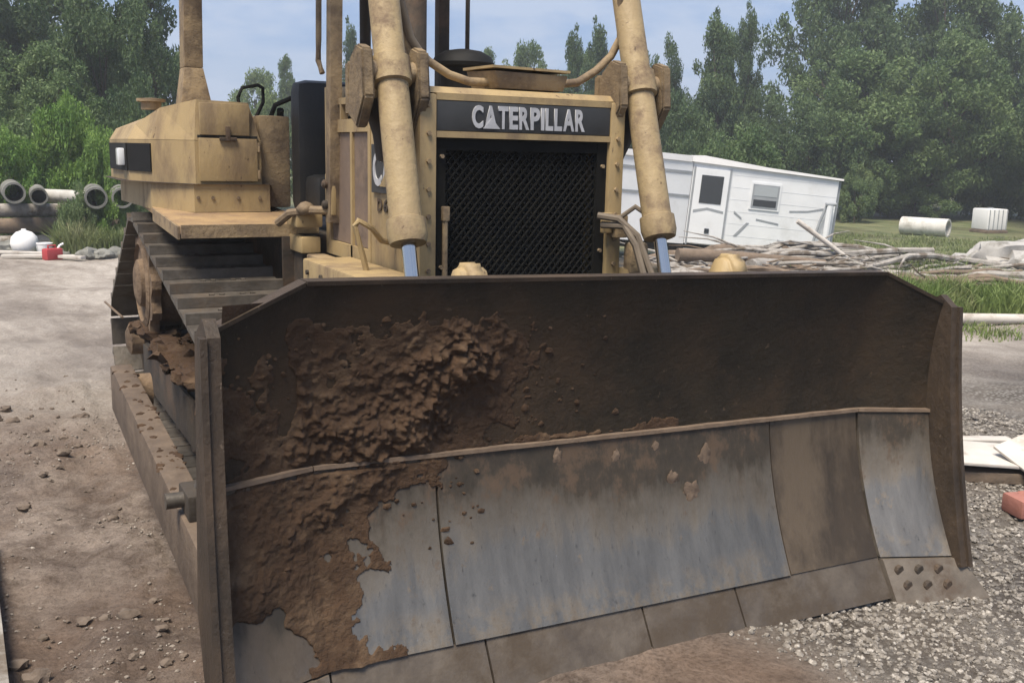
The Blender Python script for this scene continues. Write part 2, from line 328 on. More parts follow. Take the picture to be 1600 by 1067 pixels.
def make_ground():
    rr, q = [], .25
    while q < 480:
        rr.append(q); q *= 1.06 if q < 1.6 else 1.0085 if q < 8 else 1.02 if q < 30 else 1.05
    rr += [560, 800]
    an = [R(-180+i*5) for i in range(26)]+[R(-52+i*.36) for i in range(290)]+[R(53+i*5) for i in range(26)]
    an = sorted(a for a in an if a < R(179.9))
    vs_, fs, cz = [], [], []
    na = len(an)
    for r in rr:
        for a in an:
            dx = math.sin(a+YAW)*r; dy = math.cos(a+YAW)*r; x, y = CAM.x+dx, CAM.y+dy
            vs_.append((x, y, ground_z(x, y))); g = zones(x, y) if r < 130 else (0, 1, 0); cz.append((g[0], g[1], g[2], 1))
    for i in range(len(rr)-1):
        for j in range(na):
            k = (j+1) % na; fs.append((i*na+j, i*na+k, (i+1)*na+k, (i+1)*na+j))
    c = len(vs_); vs_.append((CAM.x, CAM.y, ground_z(CAM.x, CAM.y))); cz.append((0, 0, 1, 1))
    for j in range(na): fs.append((c, (j+1) % na, j))
    me = bpy.data.meshes.new('ground'); me.from_pydata(vs_, [], fs)
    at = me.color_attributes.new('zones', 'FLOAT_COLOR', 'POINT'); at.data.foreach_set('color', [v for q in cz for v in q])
    me.polygons.foreach_set('use_smooth', [True]*len(fs))
    m = bpy.data.materials.new('ground_soil'); m.use_nodes = True; t = m.node_tree; b = t.nodes['Principled BSDF']; l = t.links.new
    pos = N(t, 'ShaderNodeNewGeometry').outputs['Position']
    def noi(sc, de=7, ro=.62, st=None):
        n = N(t, 'ShaderNodeTexNoise'); n.inputs['Scale'].default_value = sc; n.inputs['Detail'].default_value = de; n.inputs['Roughness'].default_value = ro
        if st:
            q = N(t, 'ShaderNodeMapping'); q.inputs['Scale'].default_value = st; q.inputs['Rotation'].default_value = (0, 0, .35); l(pos, q.inputs[0]); l(q.outputs[0], n.inputs[0])
        else: l(pos, n.inputs[0])
        return n.outputs[0]
    def ramp(s, a, b_, p=(.35, .65)):
        r = N(t, 'ShaderNodeValToRGB'); r.color_ramp.elements[0].position = p[0]; r.color_ramp.elements[1].position = p[1]
        r.color_ramp.elements[0].color = (*a, 1); r.color_ramp.elements[1].color = (*b_, 1); l(s, r.inputs[0]); return r.outputs[0]
    def mix(f, a, c_):
        x = N(t, 'ShaderNodeMix', data_type='RGBA'); l(f, x.inputs[0]); l(a, x.inputs[6]); l(c_, x.inputs[7]); return x.outputs[2]
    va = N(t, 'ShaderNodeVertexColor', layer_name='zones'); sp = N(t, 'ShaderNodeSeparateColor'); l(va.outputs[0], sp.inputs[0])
    pale = ramp(noi(1.6, 10, .72, (1, .45, 1)), (.285, .248, .212), (.50, .455, .405), (.38, .6))
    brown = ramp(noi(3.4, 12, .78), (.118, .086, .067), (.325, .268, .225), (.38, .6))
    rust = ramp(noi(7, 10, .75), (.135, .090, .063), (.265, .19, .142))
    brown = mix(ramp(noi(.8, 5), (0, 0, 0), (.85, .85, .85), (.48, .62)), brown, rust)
    grav = N(t, 'ShaderNodeTexVoronoi'); grav.inputs['Scale'].default_value = 34; l(pos, grav.inputs[0])
    gc = ramp(grav.outputs['Distance'], (.36, .345, .32), (.12, .105, .09), (.1, .55))
    gb = ramp(noi(3), (.22, .19, .16), (.34, .32, .29))
    gc2 = mix(ramp(noi(1.7, 4), (.2, .2, .2), (1, 1, 1)), gb, gc)
    green = ramp(noi(1.1, st=(1, .6, 1)), (.095, .125, .05), (.20, .20, .105))
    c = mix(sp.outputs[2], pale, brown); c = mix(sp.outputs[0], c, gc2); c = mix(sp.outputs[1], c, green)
    # damp, darker patches
    dp = ramp(noi(.55, 6, .6, (1, .5, 1)), (.62, .58, .55), (1, 1, 1), (.40, .56))
    mu = N(t, 'ShaderNodeMix', data_type='RGBA', blend_type='MULTIPLY'); mu.inputs[0].default_value = .8; l(c, mu.inputs[6]); l(dp, mu.inputs[7])
    gr = ramp(noi(55, 5, .8), (.62, .60, .58), (1, 1, 1), (.40, .52))
    mu2 = N(t, 'ShaderNodeMix', data_type='RGBA', blend_type='MULTIPLY'); mu2.inputs[0].default_value = .75; l(mu.outputs[2], mu2.inputs[6]); l(gr, mu2.inputs[7])
    l(mu2.outputs[2], b.inputs['Base Color'])
    rg = N(t, 'ShaderNodeMapRange'); rg.inputs[1].default_value = .4; rg.inputs[2].default_value = .56; rg.inputs[3].default_value = .55; rg.inputs[4].default_value = .92; l(noi(.55, 6, .6, (1, .5, 1)), rg.inputs[0]); l(rg.outputs[0], b.inputs['Roughness'])
    b.inputs['Specular IOR Level'].default_value = .35
    bp = N(t, 'ShaderNodeBump'); bp.inputs['Strength'].default_value = 1; bp.inputs['Distance'].default_value = .07; l(noi(6, 11, .72), bp.inputs['Height'])
    bp2 = N(t, 'ShaderNodeBump'); bp2.inputs['Strength'].default_value = .8; bp2.inputs['Distance'].default_value = .012; l(noi(45, 6, .7), bp2.inputs['Height']); l(bp.outputs[0], bp2.inputs['Normal']); l(bp2.outputs[0], b.inputs['Normal'])
    me.materials.append(m)
    o = link('ground', me); o['kind'] = 'structure'; o['label'] = 'bare packed dirt yard with ruts, gravel and weedy margins'
    return o
make_ground()
def at(px, d, dz=0.0):
    """ground spot at a bearing (given as a column of the 1600 px photograph) and a distance ahead"""
    z = -.03*max(0, min(d-6, 24)); dep = d*math.cos(PIT)+(CAM.z-z)*math.sin(PIT)
    u = (px-800)/FPX*dep
    p = CAM+Fh*d+Rh*u
    return Vector((p.x, p.y, ground_z(p.x, p.y)+dz))

# ================================================================== BULLDOZER
DZ = empty('bulldozer', (0, 2.8, 0), 'muddy yellow crawler bulldozer with wide dark blade facing the camera', 'bulldozer', absolute=True)
def part(name, mb, m, parent=DZ, smooth=True, label=None):
    o = mb.build(name, m, parent, smooth)
    if label: o['label'] = label
    return o
# ---------------- blade
HW, WK, WF, ZT, ZC, CH = 1.537, 1.191, .123, 1.309, 1.178, 1.228
BM = Matrix.Translation((0, 0, -.016)) @ Matrix.Rotation(.025, 4, 'Y')
def prof(z): return .014+.331*(z-.15)-.364*(z-.15)*(z-.73)
def wing(x): return -WF*max(0, abs(x)-WK)/(HW-WK)
def bsurf(x, z, off=0): return Vector((x, prof(z)+wing(x)-off, z))
def ztop(x): return ZT if abs(x) < CH else ZT+(ZC-ZT)*(abs(x)-CH)/(HW-CH)
def sheet(xs, zlo, zhi, nz, off, th):
    """curved plate following the moldboard, off = how far in front, th = thickness"""
    mb = MB(); nx = len(xs); fr, bk = [], []
    for j in range(nz+1):
        for x in xs:
            zl = zlo(x) if callable(zlo) else zlo; zh = zhi(x) if callable(zhi) else zhi
            z = zl+(zh-zl)*j/nz
            p = bsurf(x, z, off); fr.append(mb.bm.verts.new(p)); bk.append(mb.bm.verts.new(p+Vector((0, th, 0))))
    q = lambda a, i, j: a[j*nx+i]
    for j in range(nz):
        for i in range(nx-1):
            mb.bm.faces.new((q(fr, i, j), q(fr, i+1, j), q(fr, i+1, j+1), q(fr, i, j+1)))
            mb.bm.faces.new((q(bk, i, j), q(bk, i, j+1), q(bk, i+1, j+1), q(bk, i+1, j)))
    for i in range(nx-1):
        mb.bm.faces.new((q(fr, i, nz), q(fr, i+1, nz), q(bk, i+1, nz), q(bk, i, nz))); mb.bm.faces.new((q(fr, i, 0), q(bk, i, 0), q(bk, i+1, 0), q(fr, i+1, 0)))
    for j in range(nz):
        mb.bm.faces.new((q(fr, 0, j), q(fr, 0, j+1), q(bk, 0, j+1), q(bk, 0, j))); mb.bm.faces.new((q(fr, nx-1, j), q(bk, nx-1, j), q(bk, nx-1, j+1), q(fr, nx-1, j+1)))
    return mb
XS = sorted(set([-HW+.03, -1.36, -CH, -WK, WK, CH, 1.36, HW-.03]+[round(-1.15+i*.1, 3) for i in range(24)]))
blade = part('moldboard', sheet(XS, .12, ztop, 22, 0, .045), BSTEEL, label='dark brown steel moldboard with clinging soil on one side')
blade.matrix_basis = BM
def bpart(name, mb, m, parent=blade, smooth=True):
    return part(name, mb, m, parent, smooth)
# top rim bar, a little proud of the sheet
def strip(x0, x1, fz, h, off, th, n=10):
    xs = [x0+(x1-x0)*i/n for i in range(n+1)]
    return sheet(xs, lambda x: fz(x)-h, fz, 1, off, th)
bpart('top_rim', strip(-CH, CH, lambda x: ztop(x)+.008, .014, .004, .08), SIDE)
bpart('top_rim', strip(-HW+.03, -CH-.004, lambda x: ztop(x)+.008, .014, .004, .08, 3), SIDE)
bpart('top_rim', strip(CH+.004, HW-.03, lambda x: ztop(x)+.008, .014, .004, .08, 3), SIDE)
# wear plates on the lower half: each its own piece
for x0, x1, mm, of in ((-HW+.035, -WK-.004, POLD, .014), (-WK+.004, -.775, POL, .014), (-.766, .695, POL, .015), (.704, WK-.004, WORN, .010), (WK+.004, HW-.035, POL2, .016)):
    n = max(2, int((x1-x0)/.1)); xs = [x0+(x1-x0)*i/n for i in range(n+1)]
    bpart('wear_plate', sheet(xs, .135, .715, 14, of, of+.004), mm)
for x0, x1 in ((-HW+.035, -WK-.002), (-WK+.002, WK-.002), (WK+.002, HW-.035)):
    n = max(3, int((x1-x0)/.06)); xs = [x0+(x1-x0)*i/n for i in range(n+1)]
    o = sheet(xs, lambda x: .716, lambda x: .729+.003*noise.noise(Vector((x*9, 0, 2))), 1, .024, .028)
    bpart('plate_lip', o, LIP)
# end plates that close the blade at both sides
for sgn in (-1, 1):
    fr = []
    for k in range(13):
        z = .10+(ZC+.0-.10)*k/12; t = k/12
        fr.append((prof(z)*(.25)+(.0-.0)*t+(prof(.10)*(1-t)+prof(ZC)*t)*.75-WF-.035, z))
    pts = fr+[(.09, ZC+.045), (.20, ZC-.02), (.20, .30), (.10, .10)]
    a, b_ = (sgn*(HW-.032), sgn*(HW+.006))
    o = bpart('end_plate', MB().poly_prism(pts, 0, min(a, b_), max(a, b_)), SIDE, smooth=False)
    # front flange bar welded along the end plate
    fl = [(y-.012, z) for y, z in fr]+[(y+.03, z) for y, z in fr[::-1]]
    bpart('end_flange', MB().poly_prism(fl, 0, min(sgn*(HW+.0065), sgn*(HW+.026)), max(sgn*(HW+.0065), sgn*(HW+.026))), SIDE, smooth=False)
# rear stiffeners
for z0, z1, dp in ((1.12, 1.27, .16), (.70, .84, .14), (.22, .40, .2)):
    bpart('rear_stiffener', MB().box(-1.2, 1.2, max(prof(z0), prof(z1))+.05, max(prof(z0), prof(z1))+dp, z0, z1, .01), YELD)
# cutting edges and end bits
def edge(x0, x1, name, m, zl=-.012, off=.0, zh=.132):
    mb = MB(); n = max(1, int((x1-x0)/.12)); V = []
    for i in range(n+1):
        x = x0+(x1-x0)*i/n; yw = wing(x)
        for z, dy in ((zh, -.004), (zl, -.012)):
            V.append(mb.bm.verts.new((x, prof(z)+yw+dy-off, z))); V.append(mb.bm.verts.new((x, prof(z)+yw+dy-off+.035, z-(.0 if z > 0 else -.012))))
    for i in range(n):
        a, b_ = i*4, i*4+4
        for p, q in ((0, 2), (2, 3), (3, 1), (1, 0)): mb.bm.faces.new((V[a+p], V[a+q], V[b_+q], V[b_+p]))
    mb.bm.faces.new((V[0], V[1], V[3], V[2])); k = n*4; mb.bm.faces.new((V[k], V[k+2], V[k+3], V[k+1]))
    o = mb.build(name, m, DZ, False); o.matrix_basis = BM; return o
for x0, x1 in ((-WK+.004, -.66), (-.652, -.024), (-.016, .41), (.418, WK+.0)):
    e = edge(x0, x1, 'cutting_edge', EDGE)
for sgn in (-1, 1):
    mb = MB(); xi, xo = WK+.008, HW+.02
    fr = [(xi, .128), (xo-.02, .128), (xo+.055, -.035), (xo+.04, -.05), (xi, -.045)]
    V = []
    for x, z in fr:
        p = Vector((sgn*x, prof(z)+wing(x)-.022, z)); V.append((mb.bm.verts.new(p), mb.bm.verts.new(p+Vector((0, .05, 0)))))
    mb.bm.faces.new([v[0] for v in V]); mb.bm.faces.new([v[1] for v in V][::-1])
    for i in range(5): mb.bm.faces.new((V[i][0], V[i][1], V[(i+1) % 5][1], V[(i+1) % 5][0]))
    eb = mb.build('end_bit', BIT, DZ, False); eb.matrix_basis = BM
    for r_, z in enumerate((.088, .032)):
        for c_ in range(3):
            x = xi+.055+c_*.085+(.016*r_); yy = prof(z)+wing(x)-.022
            part('end_bit_bolt', MB().lathe([(.019, -.010), (.023, -.006), (.023, .006)], (sgn*x, yy+.002, z), 'Y', 8), HULL, eb)
# lift brackets on the back of the blade (tops show over the rim)
for x in (-.555, .60):
    yk = [(.262, .75), (.46, .75), (.50, 1.05), (.44, 1.28), (.40, 1.335), (.355, 1.35), (.31, 1.335), (.272, 1.27)]
    o = MB().poly_prism(yk, 0, x-.05, x+.05)
    yb = part('lift_bracket', o, YEL, smooth=False)
    part('bracket_pin', MB().lathe([(.035, -.10), (.035, .10)], (x, .37, 1.22), 'X', 14), YELD, yb)
    bm_ = bmesh.new(); bm_.from_mesh(yb.data); bmesh.ops.bevel(bm_, geom=bm_.edges[:], offset=.022, segments=3, affect='EDGES'); bm_.to_mesh(yb.data); bm_.free(); yb.data.polygons.foreach_set('use_smooth', [True]*len(yb.data.polygons))
# ---------------- soil stuck on the moldboard
def soil():
    nx, nz = 400, 290; x0, x1, z0, z1 = -1.49, .25, .135, 1.26
    def f(u, v):
        x = x0+(x1-x0)*u; z = z0+(z1-z0)*v
        n = fbm(x*4, z*4, 1.5, 4)*.16; n2 = fbm(x*11, z*11, 4, 3)*.07
        # upper heap: x -1.47..-.42, z .74..1.15
        n3 = fbm(x*24, z*24, 14, 3)*.05
        a = 1-(abs((x+.95)/.62)**3+abs((z-.945-.06*(x+.9))/.235)**2.6)
        a = a*.55+n*3.0+n2*5.5+n3*5-.02
        # the bare seam where the soil has fallen off
        a -= .9*math.exp(-((x+1.285+.12*(z-.95)+n*.2)/.035)**2)*sm(.78, .90, z)
        # lower heap spills down the left plates
        lim = -1.06+.34*sm(.46, .72, z)+.02*math.sin(z*20)
        c = (lim-x)/.42+n*2.6+n2*4.5+n3*3-.10
        c = min(c, 1.1) if z < .705 else -1
        c -= sm(.44, .24, z)*sm(-1.26, -1.36, x+n*.6)*1.2
        # crumbs along the lip
        e = .45-abs(z-.735)/.045+n*4+n2*6+n3*4 if z > .715 else -1
        e = min(e, .25)*(1-.75*sm(-.6, .2, x))
        h = max(a, c, e)
        if h <= 0: return bsurf(x, z, -.012)
        wx_, wz_ = fbm(x*5, z*5, 8, 3)*1.6, fbm(x*5, z*5, 18, 3)*1.6; vs_c = 1.35 if fbm(x*2.5, z*2.5, 40, 2) > 0 else .8
        vor = noise.voronoi(Vector((x*14*vs_c+wx_, z*17*vs_c+wz_, 3.1)))[0]; cl = max(0, 1-vor[0]*1.6)
        vor2 = noise.voronoi(Vector((x*38, z*48, 7.1)))[0]; cl2 = max(0, 1-vor2[0]*1.8)
        big = max(0, fbm(x*3.2, z*3.2, 21, 2)+.42)
        lump = .002+.022*big*big*2+.036*cl*(.10+1.0*big)+.018*cl2*(.3+big)+.016*max(-.3, fbm(x*26, z*26, 12, 5))
        kk = .9 if z > .73 else .45
        off = .016 if z < .72 else .001
        fade = sm(0, .75, h)
        return bsurf(x, z, off+.0015+fade*lump*kk)+Vector((0, 0, -.008*cl*fade))
    o = link('soil', grid_mesh('soil', nx, nz, f, MUD))
    o.matrix_world = BM
    return tag(o, 'lumpy brown soil stuck to the left half of the blade face', 'soil', kind='stuff')
soil()
# a few loose dried lumps on the plates
for i, (x, z, r) in enumerate(((.36, .60, .035), (.28, .47, .045), (.20, .53, .03), (-.05, .64, .022), (.13, .66, .018), (-.30, .66, .025))):
    p = BM @ bsurf(x, z, .014)
    o = MB().ico((0, 0, 0), r, 3, (.8, .16, 1.25), .45, i+3).build('soil_lump', LIP); o.location = p
    tag(o, ['large pale dried soil lump on the bright blade plate', 'reddish dried soil smear below the pale lump on the blade', 'brown dried soil patch left of the reddish smear on the blade',
            'small soil crumb under the blade lip near mid blade', 'tiny soil crumb under the blade lip right of mid blade', 'flattened soil crumb under the blade lip left of mid blade'][i], 'soil')
rnd = random.Random(21); mb = MB()
for i in range(420):
    x = rnd.gauss(-.9, .42); z = rnd.gauss(.86, .22)
    if not (-1.48 < x < .2 and .16 < z < 1.2) or (z < .72 and x > -.6): continue
    r = .003+.012*rnd.random()**3; p = BM @ bsurf(x, z, .016 if z < .72 else .001); mb.ico(p, r, 1, (1.3, .6, 1), .4, i)
tag(mb.build('soil_crumbs', MUD), 'small dark crumbs of soil sticking round the soil patch on the blade', 'soil', kind='stuff')
# ---------------- push arms
for s in (-1, 1):
    xa, xb = s*1.39, s*1.495
    x0, x1 = min(xa, xb), max(xa, xb)
    o = MB().hexa([(x0, .17, .17), (x1, .17, .17), (x1, 2.66, .36), (x0, 2.66, .36)], [(x0, .17, .42), (x1, .17, .42), (x1, 2.66, .60), (x0, 2.66, .60)], .012)
    pa = part('push_arm', o, ARM)
    part('trunnion', MB().lathe([(.09, -.06), (.09, .06)], (s*1.37, 2.58, .47), 'X', 20), SPRK, pa)
    part('arm_bracket', MB().box(x0+.015, x1-.015, .62, .80, .452, .545, .01), HULL, pa)
    part('arm_pin', MB().lathe([(.028, -.10), (.028, .10)], (s*1.44, .71, .51), 'X', 12), TRACK, pa)
    part('brace', MB().tube([(s*1.40, .72, .53), (s*1.17, .33, 1.0)], .045, 12), TRACK, pa)
# soil lying on the near push arm
rnd = random.Random(3); mb = MB()
for i in range(260):
    y = .25+2.35*rnd.random(); r = .003+.016*rnd.random()**3
    if .55 < y < .86: continue
    mb.ico((-1.44+rnd.uniform(-.05, .05), y, .412+(y-.17)*.0723+r*.15), r, 1, (1.2, 1.3, .8), .4, i)
o = mb.build('arm_soil', MUD); tag(o, 'crumbs of soil lying along the top of the near push arm', 'soil', kind='stuff')
# ---------------- tracks
CIRC = [(1.12, .385, .345), (3.60, .90, .375), (4.55, .385, .345)]
def hull_path():
    pts = []
    for cy, cz, r in CIRC:
        for k in range(180): pts.append((cy+r*math.cos(k*math.pi/90), cz+r*math.sin(k*math.pi/90)))
    pts = sorted(set(pts))
    def half(ps):
        h = []
        for p in ps:
            while len(h) > 1 and (h[-1][0]-h[-2][0])*(p[1]-h[-2][1])-(h[-1][1]-h[-2][1])*(p[0]-h[-2][0]) <= 0: h.pop()
            h.append(p)
        return h
    a = half(pts); b_ = half(pts[::-1]); return a[:-1]+b_[:-1]
PATH = hull_path()
def along(ds):
    seg = []; tot = 0
    for i in range(len(PATH)):
        p, q = PATH[i], PATH[(i+1) % len(PATH)]; l_ = math.hypot(q[0]-p[0], q[1]-p[1]); seg.append((tot, l_, p, q)); tot += l_
    res = []
    n = round(tot/ds)
    for k in range(n):
        s = tot*k/n
        for t0, l_, p, q in seg:
            if t0 <= s < t0+l_+1e-9:
                f = (s-t0)/l_; res.append((p[0]+(q[0]-p[0])*f, p[1]+(q[1]-p[1])*f, math.atan2(q[1]-p[1], q[0]-p[0]))); break
    return res, tot/n
SHOES, PITCH = along(.203)
# one shoe: plate and grouser; local x = width, y = travel, z = outward
sh = MB(); hp = PITCH/2
sec = [(-hp+.006, -.004), (-hp+.006, .012), (-hp+.03, .018), (hp-.055, .022), (hp-.040, .056), (hp-.020, .056), (hp-.010, .022), (hp-.006, .010), (hp-.006, -.004)]
sh.poly_prism(sec, 0, -.28, .28)
for bx_ in (-.10, -.05, .05, .10): sh.lathe([(.014, .016), (.014, .034)], (bx_, -.02, 0), 'Z', 6)
SHOE = sh.mesh('track_shoe', TRACK, False)
for s in (-1, 1):
    # link chain under the shoes
    mb = MB()
    ch, cp = along(.1)
    inner = [(y+math.sin(a)*-.07*-1, z) for y, z, a in ch]
    for dx in (-.07, .07):
        Vv = []
        for y, z, a in ch:
            nx_, nz_ = math.sin(a), -math.cos(a)   # outward normal for counter-clockwise path
            Vv.append([mb.bm.verts.new((s*.96+dx+ex, y-nx_*dd, z-nz_*dd)) for ex, dd in ((-.025, .004), (.025, .004), (.025, .085), (-.025, .085))])
        for i in range(len(Vv)):
            j = (i+1) % len(Vv)
            for k in range(4): mb.bm.faces.new((Vv[i][k], Vv[i][(k+1) % 4], Vv[j][(k+1) % 4], Vv[j][k]))
    tr = part('track', mb, HULL, smooth=False)
    for y, z, a in SHOES:
        o = link('track_shoe', SHOE, tr)
        nrm = Vector((0, math.sin(a), -math.cos(a))); tan = Vector((0, math.cos(a), math.sin(a))); ex = tan.cross(nrm)
        o.matrix_basis = Matrix.Translation((s*.96, y, z)) @ Matrix((ex, tan, nrm)).transposed().to_4x4()
    # sprocket with teeth
    mb = MB(); n = 24; pts = []
    for k in range(n*2):
        r = .30 if k % 2 else .265; pts.append((3.60+r*math.cos(math.pi*k/n), .90+r*math.sin(math.pi*k/n)))
    a, b_ = s*.93, s*.99
    mb.poly_prism(pts, 0, min(a, b_), max(a, b_))
    spk = part('sprocket', mb, SPRK, smooth=False)
    part('final_drive_hub', MB().lathe([(.27, 0), (.27, s*.20), (.235, s*.215), (.225, s*.175), (.15, s*.18), (.14, s*.225), (.10, s*.24), (.03, s*.245)], (s*.99, 3.60, .90), 'X', 32), SPRK, spk)
    mb = MB(); pts = []
    for k in range(44):
        r = .345 if k % 4 in (1, 2) else .30; pts.append((3.60+r*math.cos(math.pi*k/22), .90+r*math.sin(math.pi*k/22)))
    a, b_ = s*1.13, s*1.185; mb.poly_prism(pts, 0, min(a, b_), max(a, b_)); part('toothed_rim', mb, SPRK, spk, smooth=False)
    for k in range(10):
        aa = k*math.pi/5
        part('hub_bolt', MB().lathe([(.016, 0), (.016, s*.02)], (s*1.155, 3.60+.19*math.cos(aa), .90+.19*math.sin(aa)), 'X', 6), SPRK, spk, False)
    for cy, cz, r in (CIRC[0], CIRC[2]):
        idl = part('idler', MB().lathe([(r-.10, -.10), (r-.085, -.09), (r-.085, .09), (r-.10, .10), (.12, .10), (.10, .14)], (s*.96, cy, cz), 'X', 36), HULL)
        part('idler_cap', MB().lathe([(.11, s*-.02), (.11, s*.06), (.06, s*.085)], (s*1.10, cy, cz), 'X', 18), SPRK, idl)
    part('roller_frame', MB().box(s*.96-.13, s*.96+.13, 1.35, 4.35, .30, .56, .02), HULL)
    for k in range(6):
        part('track_roller', MB().lathe([(.10, -.16), (.12, -.14), (.095, -.10), (.095, .10), (.12, .14), (.10, .16)], (s*.96, 1.62+k*.46, .225), 'X', 20), HULL)
    part('track_guide_guard', MB().box(s*1.12-.01, s*1.12+.01, 1.5, 4.15, .16, .42, .005), HULL)
# soil packed round the left sprocket and roller frame
rnd = random.Random(8); mb = MB()
for i in range(110):
    y = rnd.uniform(1.3, 3.9); r = .02+.055*rnd.random()**2
    mb.ico((-1.0-rnd.random()*.20, y, .565+r*.2+rnd.uniform(-.01, .05)*(1 if y > 2 else .4)), r, 2, (1.2, 1.4, .7), .5, i)
o = part('packed_mud', mb, MUD); o['kind'] = 'stuff'
part('tie_wire', MB().tube([(-1.26, 4.05, .62), (-1.262, 4.6, .60), (-1.262, 5.02, .585)], .008, 6), LIP)
# ---------------- hull, decks
part('main_case', MB().box(-.60, .60, 2.23, 4.45, .42, 1.283, .02).box(-.46, .46, 1.2, 2.225, .42, 1.25, .01), HULL)
for s in (-1, 1):
    a, b_ = (s*1.16, s*.46); x0, x1 = min(a, b_), max(a, b_)
    dk = part('fender_deck', MB().hexa([(x0, 2.40, 1.285), (x1, 2.40, 1.285), (x1, 4.5, 1.40), (x0, 4.5, 1.40)], [(x0, 2.40, 1.325), (x1, 2.40, 1.325), (x1, 4.5, 1.44), (x0, 4.5, 1.44)], .006), DECK)
    part('deck_lip', MB().box(x0, x1, 2.385, 2.398, 1.268, 1.334), YELD, dk, False)
    part('deck_skirt', MB().hexa([(s*1.161, 2.42, 1.26), (s*1.172, 2.42, 1.26), (s*1.172, 3.2, 1.30), (s*1.161, 3.2, 1.30)], [(s*1.161, 2.42, 1.325), (s*1.172, 2.42, 1.325), (s*1.172, 3.2, 1.37), (s*1.161, 3.2, 1.37)]), YELD, dk, False)
    a, b_ = s*.74, s*.503
    sl_ = part('side_ledge', MB().hexa([(min(a, b_), .92, .85), (max(a, b_), .92, .85), (max(a, b_), 1.74, .85), (min(a, b_), 1.74, .85)], [(min(a, b_), .92, 1.225), (max(a, b_), .92, 1.225), (max(a, b_), 1.74, 1.225), (min(a, b_), 1.74, 1.225)], .012), YEL)
    for y in (1.05, 1.25, 1.45, 1.65): part('ledge_bolt', MB().lathe([(.012, 0), (.012, s*.012)], (s*.7395, y, 1.17), 'X', 6), HULL, sl_, False)
    a, b_ = s*.60, s*.503
    part('lower_panel', MB().box(min(a, b_), max(a, b_), 1.745, 2.15, .85, 1.20, .01), YELD)
    part('deck_post', MB().box(min(s*.62, s*.52), max(s*.62, s*.52), 2.16, 2.39, 1.20, 1.283, .01).box(min(s*.64, s*.505), max(s*.64, s*.505), 2.17, 2.36, 1.33, 1.40, .01), YEL)
    part('step_plate', MB().box(min(s*.66, s*.60), max(s*.66, s*.60), 2.37, 2.384, .95, 1.27), HULL, DZ, False)
# ---------------- radiator guard
GX0, GX1, GY = -.403, .427, .985
mb = MB().box(-.478, GX0, GY, 1.55, .90, 1.945, .012).box(GX1, .502, GY, 1.55, .90, 1.945, .012)
mb.box(GX0, GX1, GY+.004, 1.06, 1.775, 1.80).box(GX0, GX1, GY+.006, 1.55, 1.922, 1.948)
mb.box(GX0, GX1, 1.30, 1.50, .9, 1.92)
rg = part('radiator_guard', mb, YEL)
part('radiator_core', MB().box(GX0+.002, GX1-.002, 1.18, 1.298, .9, 1.774), BLK, rg, False)
for z in [1.02+.11*k for k in range(9)]:
    for x in (GX0-.037, GX1+.037): part('guard_bolt', MB().lathe([(.010, -.010), (.010, .002)], (x, GY-.0005, z), 'Y', 6), YELD, rg, False)
# perforated grille: crossing diagonal bars
mb = MB(); gz0, gz1, st = .95, 1.765, .031
def clipline(c, k):
    # z = k*x + c inside the window
    pts = []
    for x in (GX0+.05, GX1-.05):
        z = k*x+c
        if gz0+.0 <= z <= gz1-.04: pts.append((x, z))
    for z in (gz0, gz1-.04):
        x = (z-c)/k
        if GX0+.05 < x < GX1-.05: pts.append((x, z))
    return sorted(pts)[:2] if len(pts) >= 2 else None
for k in (1.15, -1.15):
    c = -1
    while c < 4:
        q = clipline(c, k)
        if q and math.hypot(q[1][0]-q[0][0], q[1][1]-q[0][1]) > .02:
            y = 1.030 if k > 0 else 1.031
            mb.tube([(q[0][0], y, q[0][1]), (q[1][0], y, q[1][1])], .0052, 5)
        c += st*1.3
g = part('grille', mb, GRL, rg); g['kind'] = 'stuff'
part('grille_frame', MB().box(GX0+.001, GX0+.05, 1.01, 1.05, .92, 1.774).box(GX1-.05, GX1-.001, 1.01, 1.05, .92, 1.774).box(GX0+.05, GX1-.05, 1.012, 1.05, 1.725, 1.773).box(GX0+.05, GX1-.05, 1.012, 1.05, .90, .95), GRL, rg, False)
part('grille_hinge', MB().tube([(GX0+.045, 1.0, 1.08), (GX0+.045, 1.0, 1.50)], .012, 8).box(GX0+.03, GX0+.06, .985, 1.01, 1.44, 1.50, .004), YELD, rg)
part('grille_hinge', MB().box(GX1-.04, GX1+.01, .955, .984, 1.38, 1.47, .006), YEL, rg)
for x, z in ((GX0+.03, 1.70), (GX1-.025, 1.67), (GX0+.03, 1.25), (GX1-.025, 1.3)): part('grille_bolt', MB().lathe([(.009, -.01), (.009, .004)], (x, 1.006, z), 'Y', 6), YELD, rg, False)
# name plate with raised letters
npl = part('name_plate', MB().box(GX0+.002, GX1-.002, .992, 1.03, 1.802, 1.920, .003), SLATE, rg)
def text_mesh(ch, h, wd, depth, m, bold=.03):
    cu = bpy.data.curves.new('letter', 'FONT'); cu.body = ch; cu.size = 1; cu.offset = bold; cu.extrude = .1; cu.resolution_u = 4
    ob = bpy.data.objects.new('letter_tmp', cu); COL.objects.link(ob)
    dg = bpy.context.evaluated_depsgraph_get(); me = bpy.data.meshes.new_from_object(ob.evaluated_get(dg)); bpy.data.objects.remove(ob)
    xs = [v.co.x for v in me.vertices]; ys = [v.co.y for v in me.vertices]; x0, x1, y0, y1 = min(xs), max(xs), min(ys), max(ys)
    for v in me.vertices: v.co = ((v.co.x-x0)/(x1-x0)*wd, (v.co.y-y0)/(y1-y0)*h, (v.co.z/.1)*depth/2)
    me.materials.clear(); me.materials.append(m); me.name = 'letter'; return me
